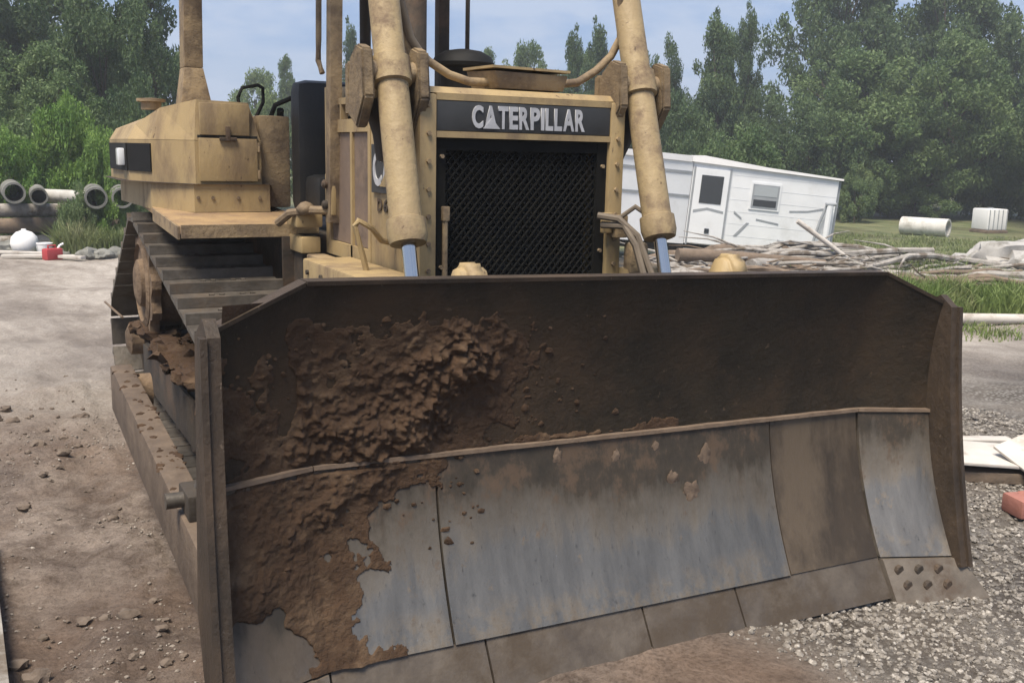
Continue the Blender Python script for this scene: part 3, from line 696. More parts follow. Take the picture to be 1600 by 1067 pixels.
def put_text(txt, widths, x, gap, h, fn, parent, m, bold=.03, depth=.006):
    for ch, wd in zip(txt, widths):
        me = text_mesh(ch, h, wd, depth, m, bold); o = link('letter', me, parent); o.matrix_basis = fn(x); x += wd+gap
RXY = Matrix.Rotation(R(90), 4, 'X')
ww = [.050, .058, .046, .041, .048, .045, .016, .038, .038, .055, .048]
put_text('CATERPILLAR', ww, -.247, .0056, .092, lambda x: Matrix.Translation((x, .9895, 1.815)) @ RXY, npl, LET, .035)
# white wedge over the A
part('logo_wedge', MB().poly_prism([(-.198, 1.815), (-.120, 1.815), (-.159, 1.858)], 1, .984, .9862), LET, npl, False)
# top tank and fittings of the radiator
rt = part('radiator_top', MB().hexa([(-.48, 1.0, 1.9485), (.50, 1.0, 1.9485), (.50, 1.55, 1.9485), (-.48, 1.55, 1.9485)], [(-.44, 1.03, 1.975), (.46, 1.03, 1.975), (.46, 1.55, 1.99), (-.44, 1.55, 1.99)], .006), YEL)
part('hose_manifold', MB().hexa([(-.08, 1.08, 1.985), (.235, 1.08, 1.985), (.255, 1.30, 1.985), (-.10, 1.30, 1.985)], [(-.11, 1.06, 2.055), (.245, 1.06, 2.05), (.265, 1.32, 2.06), (-.12, 1.32, 2.065)], .006), YELD, rt)
part('manifold_lid', MB().hexa([(-.125, 1.05, 2.066), (.25, 1.05, 2.061), (.275, 1.33, 2.066), (-.13, 1.33, 2.068)], [(-.125, 1.05, 2.076), (.25, 1.05, 2.071), (.275, 1.33, 2.077), (-.13, 1.33, 2.079)]), YEL, rt, False)
for pts in ([(-.36, 1.18, 2.085), (-.27, 1.17, 2.035), (-.18, 1.16, 2.010), (-.09, 1.16, 2.012)],
            [(.53, 1.12, 2.55), (.56, 1.14, 2.36), (.575, 1.16, 2.24), (.54, 1.18, 2.16), (.46, 1.18, 2.09), (.36, 1.17, 2.035), (.25, 1.16, 2.02)],
            [(-.52, 1.16, 2.55), (-.49, 1.17, 2.32), (-.44, 1.18, 2.17), (-.40, 1.18, 2.12), (-.36, 1.18, 2.085)],
            [(-.55, 1.20, 2.5), (-.50, 1.2, 2.26), (-.42, 1.2, 2.1), (-.41, 1.2, 1.98)]):
    part('hydraulic_hose', MB().tube(pts, .018, 10), YELD if len(pts) != 5 else RUB)
# ---------------- hood and side
hd = part('hood', MB().hexa([(-.44, 1.56, 1.93), (.46, 1.56, 1.93), (.46, 2.25, 1.93), (-.44, 2.25, 1.93)], [(-.40, 1.56, 2.0), (.42, 1.56, 2.0), (.42, 2.25, 2.03), (-.40, 2.25, 2.03)], .015), YEL)
for s, x in ((-1, -.478), (1, .502)):
    fx = (x, x-s*.035); a, b_ = min(fx), max(fx)
    mb = MB()
    for y0, y1, z0, z1 in ((1.552, 1.585, 1.2, 1.96), (1.80, 1.825, 1.2, 1.80), (2.13, 2.20, 1.2, 2.02), (1.585, 2.13, 1.80, 1.86), (1.585, 2.13, 1.2, 1.27), (1.585, 2.13, 1.93, 1.96), (1.70, 1.72, 1.86, 1.93), (1.95, 1.97, 1.86, 1.93)):
        mb.box(a, b_, y0, y1, z0, z1)
    sf = part('hood_side_frame', mb, YEL, smooth=False)
    for y0, y1 in ((1.588, 1.798), (1.828, 2.128)):
        dp = part('engine_door', MB().box(min(x-s*.012, x-s*.024), max(x-s*.012, x-s*.024), y0, y1, 1.272, 1.798, .003), PANEL, sf, False)
    part('hinge_plate', MB().box(min(x+s*.004, x+s*.03), max(x+s*.004, x+s*.03), 2.02, 2.12, 1.40, 1.60, .006), YEL, sf)
    part('inner_duct', MB().box(min(x-s*.05, x-s*.06), max(x-s*.05, x-s*.06), 1.59, 2.12, 1.86, 1.93), BLK, sf, False)
    for z in (1.45, 1.55): part('hinge_knob', MB().lathe([(.022, 0), (.022, s*.02), (.012, s*.03)], (x+s*.032, 2.07, z), 'X', 12), HULL, sf)
# side emblem plate with lettering
emb = part('emblem_plate', MB().box(-.492, -.480, 1.14, 1.50, 1.535, 1.745, .002), SLATE, rg, False)
RS = Matrix(((0, 0, -1, 0), (-1, 0, 0, 0), (0, 1, 0, 0), (0, 0, 0, 1)))     # faces -X, reads towards -Y
put_text('CAT', [.10, .115, .095], 1.47, .008, .15, lambda u: Matrix.Translation((-.4935, 1.47-(u-1.47), 1.565)) @ RS, emb, LET, .03)
part('emblem_wedge', MB().poly_prism([(1.385, 1.5651), (1.245, 1.5651), (1.315, 1.625)], 0, -.4972, -.4952), YEL, emb, False)
put_text('D6H', [.055, .05, .055], 1.45, .018, .055, lambda u: Matrix.Translation((-.4815, 1.45-(u-1.45), 1.455)) @ RS, rg, HULL, .03, .004)
# grab rods beside the guard
part('grab_rod', MB().tube([(-.60, 1.20, 1.12), (-.645, 1.20, 1.30), (-.675, 1.20, 1.41), (-.66, 1.20, 1.432), (-.60, 1.20, 1.40), (-.55, 1.22, 1.345), (-.48, 1.24, 1.33)], .013, 8), YEL)
part('grab_rod', MB().tube([(-.50, 1.14, 1.53), (-.535, 1.12, 1.44), (-.54, 1.12, 1.385), (-.485, 1.14, 1.36)], .012, 8), YEL)
part('lever_bracket', MB().tube([(-.70, 2.30, 1.345), (-.66, 2.22, 1.40), (-.58, 2.12, 1.42), (-.50, 2.08, 1.42)], .022, 8).ico((-.60, 2.15, 1.425), .045, 2, (1, 1, .8), .1, 3), YELD)
# ---------------- precleaner, exhaust
part('air_precleaner', MB().lathe([(.105, 2.0), (.11, 2.02), (.11, 2.115), (.145, 2.118), (.15, 2.135), (.135, 2.165), (.09, 2.19), (.03, 2.20)], (.055, 1.72, 0), 'Z', 32), BLK)
ex = part('exhaust_stack', MB().lathe([(.075, 1.98), (.075, 2.06), (.062, 2.08), (.062, 2.95)], (-.245, 1.62, 0), 'Z', 20), HULL)
part('stack_cap', MB().lathe([(.075, 2.95), (.075, 2.965)], (-.245, 1.62, 0), 'Z', 20), HULL, ex)
# ---------------- lift cylinders in their yokes
def cylinder(x0, top, gl, s):
    top, gl = Vector(top), Vector(gl); ax = (gl-top).normalized(); a0 = top-ax*.55
    yk = top
    rod_end = gl+ax*.50
    lc = part('lift_cylinder', MB().tube([a0, a0+ax*.03, gl-ax*.06], [.058, .062, .064], 20), CYL)
    part('gland', MB().tube([gl-ax*.085, gl-ax*.08, gl-ax*.02, gl+ax*.012], [.066, .076, .078, .070], 20), CYL, lc)
    part('piston_rod', MB().tube([gl, rod_end], .028, 14), CHR, lc)
    part('rod_eye', MB().lathe([(.06, -.035), (.06, .035)], rod_end, 'X', 16), YELD, lc)
    part('trunnion_band', MB().tube([yk-ax*.055, yk-ax*.05, yk+ax*.05, yk+ax*.055], [.068, .078, .078, .068], 20), CYL, lc)
    for sg in (-1, 1):
        part('trunnion_pin', MB().lathe([(.04, 0), (.04, sg*.05)], yk+Vector((sg*.07, 0, 0)), 'X', 14), YELD, lc)
    # cast yoke around the band
    mb = MB()
    for sg in (-1, 1):
        x = yk.x+sg*.115
        mb.poly_prism([(yk.y-.07, yk.z-.10), (yk.y-.05, yk.z+.08), (yk.y+.02, yk.z+.10), (yk.y+.09, yk.z+.05), (yk.y+.12, yk.z-.16), (yk.y+.02, yk.z-.22)], 0, x-.024, x+.024)
    mb.box(yk.x-.139, yk.x+.139, yk.y+.10, yk.y+.15, yk.z-.17, yk.z+.04, .01)
    bmesh.ops.bevel(mb.bm, geom=[e for e in mb.bm.edges if len(e.link_faces) == 2 and e.calc_face_angle(0) > .6], offset=.008, segments=2, affect='EDGES')
    yo = part('cylinder_yoke', mb, CAST)
    part('yoke_arm', MB().tube([(yk.x, yk.y+.13, yk.z-.10), (yk.x*.93, yk.y+.10, yk.z-.22), (x0*.86, yk.y+.12, yk.z-.32)], [.07, .08, .085], 14), HULL, yo)
    # feed pipe clamped along the barrel
    off = Vector((-s*.0-.0, .075, .0))
    part('feed_pipe', MB().tube([a0+off, top-ax*.2+off, top+off*1.35, top+ax*.2+off, gl-ax*.1+off*.9], .011, 8), YELD, lc)
cylinder(-.60, (-.585, 1.02, 2.02), (-.615, .77, 1.385), -1)
cylinder(.58, (.585, 1.02, 2.03), (.555, .77, 1.385), 1)
for i, pts in enumerate(([(.34, .93, 1.46), (.40, .86, 1.45), (.46, .80, 1.38), (.50, .74, 1.22), (.50, .6, 1.0)], [(.36, .93, 1.42), (.42, .84, 1.42), (.44, .78, 1.34), (.47, .72, 1.15), (.47, .6, .95)], [(.42, .95, 1.42), (.50, .88, 1.50), (.55, .84, 1.46), (.58, .72, 1.15)])):
    part('tilt_hose', MB().tube(pts, .016 if i < 2 else .012, 8), RUB)
part('hose_bracket', MB().box(.44, .50, .93, .984, 1.36, 1.46, .006).box(.505, .60, .90, .97, 1.20, 1.34, .02), YELD)
# ---------------- cabinet on the fender (tank), operator parts
Y0 = 3.0
tb = part('cabinet', MB().poly_prism([(-.60, 3.0), (-.965, 3.0), (-1.15, 3.32), (-1.24, 3.55), (-1.26, 4.25), (-.60, 4.25)], 2, 1.515, 1.75), YEL, smooth=False)
# upper half: sloping shoulder
mb = MB(); lo = [(-.60, 3.0, 1.752), (-.965, 3.0, 1.752), (-1.15, 3.32, 1.752), (-1.24, 3.55, 1.752), (-1.26, 4.25, 1.752), (-.60, 4.25, 1.752)]
hi = [(-.66, 3.03, 1.965), (-.945, 3.03, 1.972), (-1.09, 3.30, 1.93), (-1.19, 3.58, 1.84), (-1.22, 4.22, 1.82), (-.66, 4.22, 1.97)]
A = [mb.bm.verts.new(p) for p in lo]; B = [mb.bm.verts.new(p) for p in hi]
mb.bm.faces.new(A); mb.bm.faces.new(B[::-1]) if False else None
cc = mb.bm.verts.new((-.92, 3.62, 1.965))
for i in range(6):
    j = (i+1) % 6; mb.bm.faces.new((A[i], A[j], B[j], B[i])); mb.bm.faces.new((B[i], B[j], cc))
part('cabinet_top', mb, YEL, tb, smooth=False)
part('cabinet_base', MB().poly_prism([(-.56, 2.98), (-.98, 2.98), (-1.16, 3.30), (-1.20, 4.3), (-.56, 4.3)], 2, 1.36, 1.513), YEL, tb, smooth=False)
part('base_rim', MB().poly_prism([(-.54, 2.965), (-.99, 2.965), (-1.19, 3.30), (-1.29, 3.55), (-1.30, 4.35), (-.54, 4.35)], 2, 1.5132, 1.5148), HULL, tb, False)
cdoor = part('cabinet_door', MB().box(-.945, -.625, 2.982, 2.998, 1.53, 1.765, .004), YEL, tb)
cdoor2 = part('cabinet_flap', MB().box(-.935, -.665, 2.985, 3.010, 1.782, 1.955, .004), YEL, tb)
for z in (1.57, 1.72): part('door_hinge', MB().tube([(-.615, 2.99, z-.025), (-.615, 2.99, z+.025)], .010, 8), YELD, tb)
for x in (-.96, -.88, -.74, -.62): part('base_bolt', MB().lathe([(.010, -.008), (.010, .002)], (x, 2.979, 1.44), 'Y', 6), YELD, tb, False)
part('door_seam', MB().box(-.95, -.62, 2.994, 2.9975, 1.766, 1.781), DARK, tb, False)
part('door_latch', MB().box(-.80, -.775, 2.965, 2.984, 1.75, 1.83, .004).box(-.835, -.74, 2.966, 2.98, 1.752, 1.772, .003), HULL, tb)
part('light_recess', MB().hexa([(-1.252, 3.56, 1.57), (-1.242, 3.56, 1.57), (-1.265, 4.15, 1.57), (-1.275, 4.15, 1.57)], [(-1.252, 3.56, 1.73), (-1.242, 3.56, 1.73), (-1.265, 4.15, 1.73), (-1.275, 4.15, 1.73)]), BLK, tb, False)
part('light_recess', MB().hexa([(-1.155, 3.31, 1.57), (-1.145, 3.315, 1.57), (-1.235, 3.55, 1.57), (-1.245, 3.545, 1.57)], [(-1.155, 3.31, 1.73), (-1.145, 3.315, 1.73), (-1.235, 3.55, 1.73), (-1.245, 3.545, 1.73)]), BLK, tb, False)
part('work_light', MB().box(-1.29, -1.254, 3.60, 3.72, 1.60, 1.70, .008), GLS, tb)
part('filler_cap', MB().lathe([(.06, 1.93), (.06, 1.975), (.085, 1.978), (.085, 1.995), (.02, 2.0)], (-1.07, 3.75, 0), 'Z', 18), YELD, tb)
part('fuel_panel', MB().box(-.598, -.42, 3.04, 3.4, 1.38, 1.90, .015), YELD)
part('cabinet', MB().box(.62, 1.18, 3.05, 4.2, 1.40, 1.95, .03), YEL)
st_ = part('seat', MB().box(-.47, .10, 2.72, 2.90, 1.36, 2.09, .07), VIN)
part('seat_cushion', MB().box(-.44, .08, 2.45, 2.73, 1.36, 1.58, .05), VIN, st_)
part('grab_rail', MB().tube([(-.66, 3.2, 1.90), (-.675, 3.2, 2.00), (-.65, 3.2, 2.055), (-.56, 3.2, 2.075), (-.53, 3.2, 2.06), (-.53, 3.2, 1.98), (-.575, 3.2, 1.89)], .011, 8), BLK)
part('control_lever', MB().tube([(-.52, 3.1, 1.88), (-.50, 3.05, 1.96), (-.42, 3.0, 2.0), (-.36, 2.95, 2.01)], .014, 8), BLK)
part('control_lever', MB().tube([(-.46, 3.1, 1.88), (-.47, 3.05, 1.935)], .02, 8), BLK)
# ---------------- rollover frame and canopy
part('rollover_post', MB().hexa([(-.93, 3.55, 1.95), (-.745, 3.55, 1.95), (-.745, 3.75, 1.95), (-.93, 3.75, 1.95)], [(-.90, 3.57, 2.18), (-.79, 3.57, 2.18), (-.79, 3.72, 2.18), (-.90, 3.72, 2.18)], .006).hexa(
    [(-.90, 3.57, 2.181), (-.79, 3.57, 2.181), (-.79, 3.72, 2.181), (-.90, 3.72, 2.181)], [(-.88, 3.57, 3.0), (-.775, 3.57, 3.0), (-.775, 3.72, 3.0), (-.88, 3.72, 3.0)], .006), YELD)
part('rollover_post', MB().box(.875, .955, 3.85, 3.93, 1.9, 3.0, .006), HULL)
part('canopy_post', MB().hexa([(-.515, 2.03, 1.36), (-.455, 2.03, 1.36), (-.455, 2.10, 1.36), (-.515, 2.10, 1.36)], [(-.515, 1.94, 3.0), (-.455, 1.94, 3.0), (-.455, 2.01, 3.0), (-.515, 2.01, 3.0)], .006), YELD)
part('post_conduit', MB().tube([(-.52, 2.10, 2.08), (-.53, 2.13, 2.14), (-.53, 2.12, 2.24), (-.53, 2.08, 2.98)], .014, 8), YELD)
part('canopy', MB().box(-1.0, 1.0, 1.75, 3.95, 3.0, 3.08, .02), YEL)
part('rear_guard_post', MB().tube([(.37, 3.95, 1.3), (.37, 3.95, 3.0)], .038, 10), HULL)
part('rear_guard_post', MB().tube([(1.14, 3.95, 1.4), (1.14, 3.95, 3.0)], .016, 10), HULL)

# ================================================================== CAMPER TRAILER
def camper():
    p = at(1062, 21.8)
    t = empty('camper_trailer', p, 'white abandoned camper trailer tilted beside the brush pile', 'trailer', rot=(0, R(4.5), -YAW))
    bz = .36
    def pt(name, mb, m, parent=t, smooth=False): return mb.build(name, m, parent, smooth)
    # local x to the right, y away, z up
    body = pt('body', MB().poly_prism([(0, bz), (3.18, bz), (3.18, 2.02), (0, 2.12)], 1, 0, 2.3), WHT)
    pt('front_body', MB().poly_prism([(-.012, 0), (-.012, 2.28), (-1.9, 1.4), (-1.9, -.75)], 2, bz-.02, 2.11), WHT)
    pt('roof', MB().poly_prism([(-.05, 2.121), (3.26, 2.03), (3.26, 2.07), (1.6, 2.15), (.2, 2.27), (-.05, 2.25)], 1, -.06, 2.36), WROOF)
    pt('roof', MB().poly_prism([(-.055, -.05), (-.055, 2.33), (-1.95, 1.45), (-1.95, -.82)], 2, 2.112, 2.24), WROOF)
    for z in (1.86, 1.35): pt('front_trim', MB().hexa([(-.02, -.02, z), (-1.9, -.772, z), (-1.9, -.765, z), (-.02, -.012, z)], [(-.02, -.02, z+.05), (-1.9, -.772, z+.05), (-1.9, -.765, z+.05), (-.02, -.012, z+.05)]), GREYT)
    d = pt('door', MB().box(.06, .80, -.035, -.002, bz+.02, 2.0, .006), WHT)
    pt('door_window', MB().box(.20, .68, -.046, -.0355, 1.26, 1.86, .003), DGL, d)
    pt('door_stripe', MB().poly_prism([(.10, 1.10), (.40, 1.17), (.76, 1.12), (.76, 1.07), (.40, 1.12), (.10, 1.04)], 1, -.040, -.0355), GREYT, d)
    pt('door_handle', MB().box(.40, .50, -.060, -.0355, .62, .72, .004), DGL, d)
    pt('door_edge', MB().box(.80, .835, -.03, -.002, bz-.02, 2.03), GREYT)
    pt('door_edge', MB().box(.02, .055, -.03, -.002, bz-.02, 2.03), GREYT)
    for z in (.62, .88, 1.14, 1.40, 1.66, 1.92): pt('siding_rib', MB().box(.84, 3.17, -.0035, -.001, z, z+.007), WHT)
    pt('window_frame', MB().box(1.30, 1.96, -.022, -.002, 1.23, 1.27).box(1.30, 1.96, -.022, -.002, 1.78, 1.82).box(1.30, 1.339, -.022, -.002, 1.27, 1.78).box(1.921, 1.96, -.022, -.002, 1.27, 1.78), WHT)
    pt('body_trim', MB().box(.84, 3.18, -.02, -.002, bz+.0, bz+.06), GREYT)
    wn = pt('window', MB().box(1.34, 1.92, -.03, -.002, 1.27, 1.78, .003), GREYT)
    pt('pane', MB().box(1.38, 1.88, -.036, -.0305, 1.31, 1.45), DGL, wn); pt('pane', MB().box(1.38, 1.88, -.036, -.0305, 1.53, 1.74), mat('blind', (.33, .36, .38), rough=.5), wn)
    pt('stripe', MB().poly_prism([(1.05, .62), (1.30, .93), (1.36, .93), (1.12, .62)], 1, -.01, -.003), GREYT)
    pt('stripe', MB().poly_prism([(1.0, 1.16), (1.18, 1.03), (1.18, .99), (1.0, 1.11)], 1, -.01, -.003), GREYT)
    pt('stripe', MB().poly_prism([(1.50, 1.04), (2.0, .98), (2.0, .95), (1.50, 1.01)], 1, -.01, -.003), GREYT)
    pt('stripe', MB().poly_prism([(2.2, 1.28), (2.6, 1.32), (3.0, 1.42), (3.0, 1.39), (2.6, 1.29), (2.2, 1.25)], 1, -.01, -.003), GREYT)
    pt('skirt', MB().box(.82, 3.1, .02, 2.2, bz-.16, bz-.004), DARK)
    pt('chassis', MB().box(-1.4, .8, .1, 2.0, bz-.22, bz-.03), DARK)
    for x in (1.7, 2.25): pt('wheel', MB().lathe([(.2, -.1), (.29, -.08), (.29, .08), (.2, .1)], (x, .12, .2), 'Y', 20), DARK)
    pt('drain_pipe', MB().tube([(3.02, -.16, bz-.1), (3.02, -.16, 1.48)], .07, 10), WHT); pt('pipe_cap', MB().tube([(2.92, -.16, 1.50), (3.14, -.16, 1.52)], .04, 8), GREYT)
    pt('awning_arm', MB().tube([(2.72, -.12, .35), (2.86, -.10, 1.10), (2.97, -.1, 1.5)], .03, 8), GREYT)
    pt('awning_arm', MB().tube([(2.0, -.12, .62), (2.5, -.1, .50), (2.95, -.1, .32)], .025, 8), GREYT)
    pt('rear_cap', MB().box(3.182, 3.25, .05, 2.25, bz, 2.0), GREYT)
camper()

# ================================================================== VEGETATION
def crown_mesh(name, seed, n_cl, per, shape, m, leaf, clr, z0=.22, gap=.0):
    rnd = random.Random(seed); V, Fc = [], []
    cl = []
    while len(cl) < n_cl:
        x, y, z = rnd.uniform(-1, 1), rnd.uniform(-1, 1), rnd.uniform(-1, 1)
        d = math.sqrt(x*x+y*y+z*z)
        if d > 1 or d < .35: continue
        if rnd.random() > .25+.75*d: continue
        w_ = shape(z)
        k = 1+.75*noise.noise(Vector((x*1.5+seed, y*1.5, z*1.9)))
        cl.append((x*w_*k, y*w_*k, z0+(1-z0)*(z*.94*(1 if z < 0 else .62+.38*k)+1)/2, rnd.uniform(.55, 1.35)*clr))
    for cx, cy, cz, cr_ in cl:
        for _ in range(int(per*(cr_/clr)**2)):
            a = rnd.uniform(0, 6.283); q = rnd.uniform(-1, 1); rr = cr_*rnd.random()**.45; s_ = math.sqrt(1-q*q)
            px, py, pz = cx+rr*s_*math.cos(a), cy+rr*s_*math.sin(a), cz+rr*q*.75
            n_ = Vector((rnd.gauss(0, .7), rnd.gauss(0, .7), rnd.gauss(.55, .6)))
            if n_.length < .01: continue
            n_.normalize(); t_ = n_.cross(Vector((rnd.gauss(0, 1), rnd.gauss(0, 1), rnd.gauss(0, 1))))
            if t_.length < .01: continue
            t_.normalize(); b_ = n_.cross(t_); l_ = leaf*rnd.uniform(.6, 1.35); w2 = l_*rnd.uniform(.35, .6)
            c = Vector((px, py, pz)); i = len(V)
            V += [c-t_*l_, c+b_*w2-n_*l_*.15, c+t_*l_, c-b_*w2-n_*l_*.15]; Fc.append((i, i+1, i+2, i+3))
    me = bpy.data.meshes.new(name); me.from_pydata(V, [], Fc); me.materials.append(m); return me, cl
def trunk_mesh(name, seed, cl, r=.018, z0=.0):
    rnd = random.Random(seed); mb = MB()
    top = .8; pts = [(0, 0, -.03)]+[(rnd.uniform(-.02, .02)*k, rnd.uniform(-.02, .02)*k, top*k/5) for k in range(1, 6)]
    mb.tube(pts, [r*1.5, r*1.1, r*.9, r*.7, r*.45, r*.2], 8)
    for c in rnd.sample(cl, min(14, len(cl))):
        zz = max(.12, min(.7, c[2]-.5*math.hypot(c[0], c[1])-.05)); k = min(5, max(1, int(zz/top*5)))
        b_ = Vector(pts[k]); e = Vector(c[:3]); mid = b_.lerp(e, .5)+Vector((0, 0, .03))
        mb.tube([b_, mid, e], [r*.45, r*.28, r*.1], 5)
    return mb.mesh(name, BARK, True)
SH = {'broad': lambda z: .52*(1-.35*max(0, z))*(1 if z > -.6 else .8), 'tall': lambda z: .27*(1-.45*max(0, z)), 'bush': lambda z: .62*(1-.25*max(0, z)), 'full': lambda z: .45*(1-.25*max(0, z)**2)}
KIND = {}
for nm, seed, ncl, per, shp, lf, leaf, clr, z0 in (
    ('oak_dark', 1, 160, 250, 'broad', 'dark', .0125, .085, .06), ('oak_mid', 2, 160, 250, 'full', 'mid', .0125, .085, .04), ('tall_dark', 3, 150, 150, 'tall', 'dark', .014, .070, .05),
    ('tall_mid', 4, 150, 150, 'tall', 'mid', .014, .070, .05), ('bush_bright', 5, 85, 200, 'bush', 'bright', .026, .15, .0), ('bush_mid', 6, 90, 190, 'bush', 'mid', .023, .15, .0),
    ('bush_pale', 8, 90, 200, 'bush', 'pale', .024, .14, .0), ('oak_pale', 9, 140, 160, 'full', 'pale', .015, .085, .05), ('bush_dark', 10, 90, 200, 'bush', 'dark', .021, .15, .0)):
    me, cl = crown_mesh('crown', seed, ncl, per, SH[shp], LEAF[lf], leaf, clr, z0); KIND[nm] = (me, trunk_mesh('trunk', seed, cl, .02 if 'bush' not in nm else .014))
UW = {'oak_dark': .52, 'oak_mid': .45, 'oak_pale': .45, 'tall_dark': .27, 'tall_mid': .27}
def plant(kind, px, d, top, hw, label, group, cat='tree', name='tree'):
    """top = height of the crown over the camera as photo row, hw = half width of the crown in photo columns; both turned into metres at distance d"""
    p = at(px, d, -.05); h = CAM.z-p.z+(223+.022*px-top)*d/FPX; kx = hw*d/FPX/(UW.get(kind, .62)*1.08)
    t = empty(name, p, label, cat, group, rot=(0, 0, random.uniform(0, 6.28)))
    for nm, me in (('crown', KIND[kind][0]), ('trunk', KIND[kind][1])):
        o = link(nm, me, t); o.scale = (kx, kx, h)
    return t
G1, G2 = 'trees along the edge of the yard', 'bushes along the edge of the yard'
trees = [
 ('oak_dark', 0, 30, -120, 150, 'tall dark tree at the far left edge of the yard'),
 ('tall_dark', 105, 33, -100, 85, 'dark slender tree second from the left edge'),
 ('oak_dark', 170, 28, -40, 105, 'dark broad tree behind the filler cap of the cabinet'),
 ('tall_dark', 240, 32, -90, 58, 'dark tree just left of the rear rollover post'),
 ('oak_mid', 80, 25.5, 70, 105, 'mid green tree behind the bright bushes on the left'),
 ('oak_pale', 398, 58, 108, 50, 'small pale distant tree above the cabinet grab rail'),
 ('tall_mid', 447, 60, 95, 20, 'thin pale distant tree left of the black seat'),
 ('tall_dark', 545, 50, 45, 20, 'narrow dark tree seen just right of the front canopy post'),
 ('tall_dark', 596, 52, 60, 24, 'narrow dark tree behind the left lift cylinder'),
 ('oak_pale', 805, 56, 66, 48, 'pale distant tree right of the black precleaner cap'),
 ('tall_mid', 757, 60, 85, 26, 'small distant tree directly behind the precleaner cap'),
 ('tall_dark', 885, 48, 55, 24, 'dark narrow tree above the radiator lid'),
 ('tall_dark', 922, 50, 45, 28, 'taller dark tree left of the right lift cylinder'),
 ('oak_mid', 850, 54, 112, 60, 'low rounded tree above the hood between the lift cylinders'),
 ('oak_dark', 1030, 46, 72, 48, 'rounded dark tree just right of the right lift cylinder'),
 ('tall_dark', 1103, 44, 32, 40, 'upright dark tree standing above the camper roof'),
 ('tall_dark', 1146, 46, 24, 28, 'second upright dark tree above the camper roof, thinner crown'),
 ('oak_mid', 1120, 48, 48, 50, 'fuller mid green tree between the two upright trees above the camper'),
 ('oak_mid', 905, 53, 75, 45, 'rounded mid green tree between the two narrow trees above the radiator'),
 ('oak_dark', 985, 52, 85, 50, 'dark rounded tree behind the right lift cylinder'),
 ('oak_dark', 1295, 50, -80, 122, 'huge dark tree right of the camper with top out of view'),
 ('oak_mid', 1330, 44, 75, 120, 'grey green rounded tree in front of the huge dark tree'),
 ('oak_dark', 1440, 50, -60, 125, 'very tall dark tree near the right side of the wood'),
 ('oak_mid', 1475, 44, 55, 105, 'broad mid green tree above the concrete pipe'),
 ('oak_dark', 1590, 48, 25, 85, 'dark tree at the far right edge of the wood'),
 ('oak_dark', 1195, 44, 165, 70, 'low dark tree filling the gap behind the camper roof')]
for a in trees: plant(*a, G1)
bushes = [
 ('bush_bright', 25, 21.5, 200, 55, 'bright green bush at the far left above the pipes'),
 ('bush_bright', 105, 22.5, 150, 60, 'tallest bright green bush on the left, over the pipe stack'),
 ('bush_bright', 172, 21.5, 205, 45, 'bright green bush touching the cabinet work light'),
 ('bush_pale', 125, 19.6, 285, 32, 'small pale weedy bush right of the red fuel can'),
 ('bush_bright', 175, 19.8, 290, 30, 'small bright weedy bush between the fuel can and the track'),
 ('bush_pale', 222, 20.0, 295, 26, 'small pale weedy bush against the fender deck'),
 ('bush_mid', 45, 23.5, 170, 80, 'mid green bush behind the bright bushes on the left'),
 ('bush_dark', 215, 25, 120, 60, 'dark green bush behind the cabinet'),
 ('bush_pale', 420, 40, 150, 60, 'pale low bush behind the black seat'),
 ('bush_mid', 540, 38, 130, 55, 'low bush visible beside the front canopy post'),
 ('bush_dark', 830, 44, 140, 90, 'low dark bush behind the hood of the bulldozer'),
 ('bush_dark', 955, 42, 120, 60, 'low dark bush behind the right lift cylinder'),
 ('bush_dark', 1050, 38, 150, 60, 'dark bush above the left end of the camper roof'),
 ('bush_mid', 1150, 34, 190, 70, 'mid green bush behind the middle of the camper'),
 ('bush_dark', 1255, 42, 160, 70, 'dark bush behind the right end of the camper'),
 ('bush_dark', 1400, 47, 170, 80, 'dark shaded bush behind the concrete pipe'),
 ('bush_pale', 1330, 40, 255, 32, 'pale small bush right of the camper end'),
 ('bush_mid', 1425, 44, 285, 60, 'low weedy bush behind the concrete pipe'),
 ('bush_pale', 1560, 46, 200, 62, 'large pale green bush at the right edge with drooping branches'),
 ('bush_mid', 1622, 44, 200, 60, 'leafy bush cut off by the right edge of the view'),
 ('bush_dark', 1530, 46, 160, 80, 'dark bush behind the pale bush at the right edge')]
for a in bushes: plant(*a, G2, 'bush', 'bush')
# the same wood goes on beyond both sides of the picture
for i, (px, d, k, tp) in enumerate(((-230, 32, 'oak_dark', -60), (-120, 27, 'oak_mid', 40), (1720, 38, 'oak_dark', -50), (1830, 33, 'oak_mid', 40))):
    plant(k, px, d, tp, 130, ['tall dark tree outside the left edge of the view', 'mid green tree just outside the left edge of the view', 'tall dark tree just outside the right edge of the view', 'mid green tree outside the right edge of the view'][i], G1)

def blades(name, label, n, spot, h, wd, m, lean=.5):
    rnd = random.Random(len(label)); V, Fc = [], []
    for _ in range(n):
        q = spot(rnd)
        if q is None: continue
        x, y = q[0], q[1]; z = ground_z(x, y)-.01; hh = h*rnd.uniform(.4, 1.2)*(q[2] if len(q) > 2 else 1); a = rnd.uniform(0, 6.283); w_ = wd*rnd.uniform(.6, 1.3)
        dx, dy = math.cos(a)*w_, math.sin(a)*w_; lx, ly = rnd.gauss(0, lean)*hh, rnd.gauss(0, lean)*hh; i = len(V)
        V += [(x-dx, y-dy, z), (x+dx, y+dy, z), (x+dx*.7+lx*.35, y+dy*.7+ly*.35, z+hh*.6), (x-dx*.7+lx*.35, y-dy*.7+ly*.35, z+hh*.6), (x+lx, y+ly, z+hh*rnd.uniform(.8, 1))]
        Fc += [(i, i+1, i+2, i+3), (i+3, i+2, i+4)]
    me = bpy.data.meshes.new(name); me.from_pydata(V, [], Fc); me.materials.append(m); o = link(name, me)
    return tag(o, label, 'grass', kind='stuff')
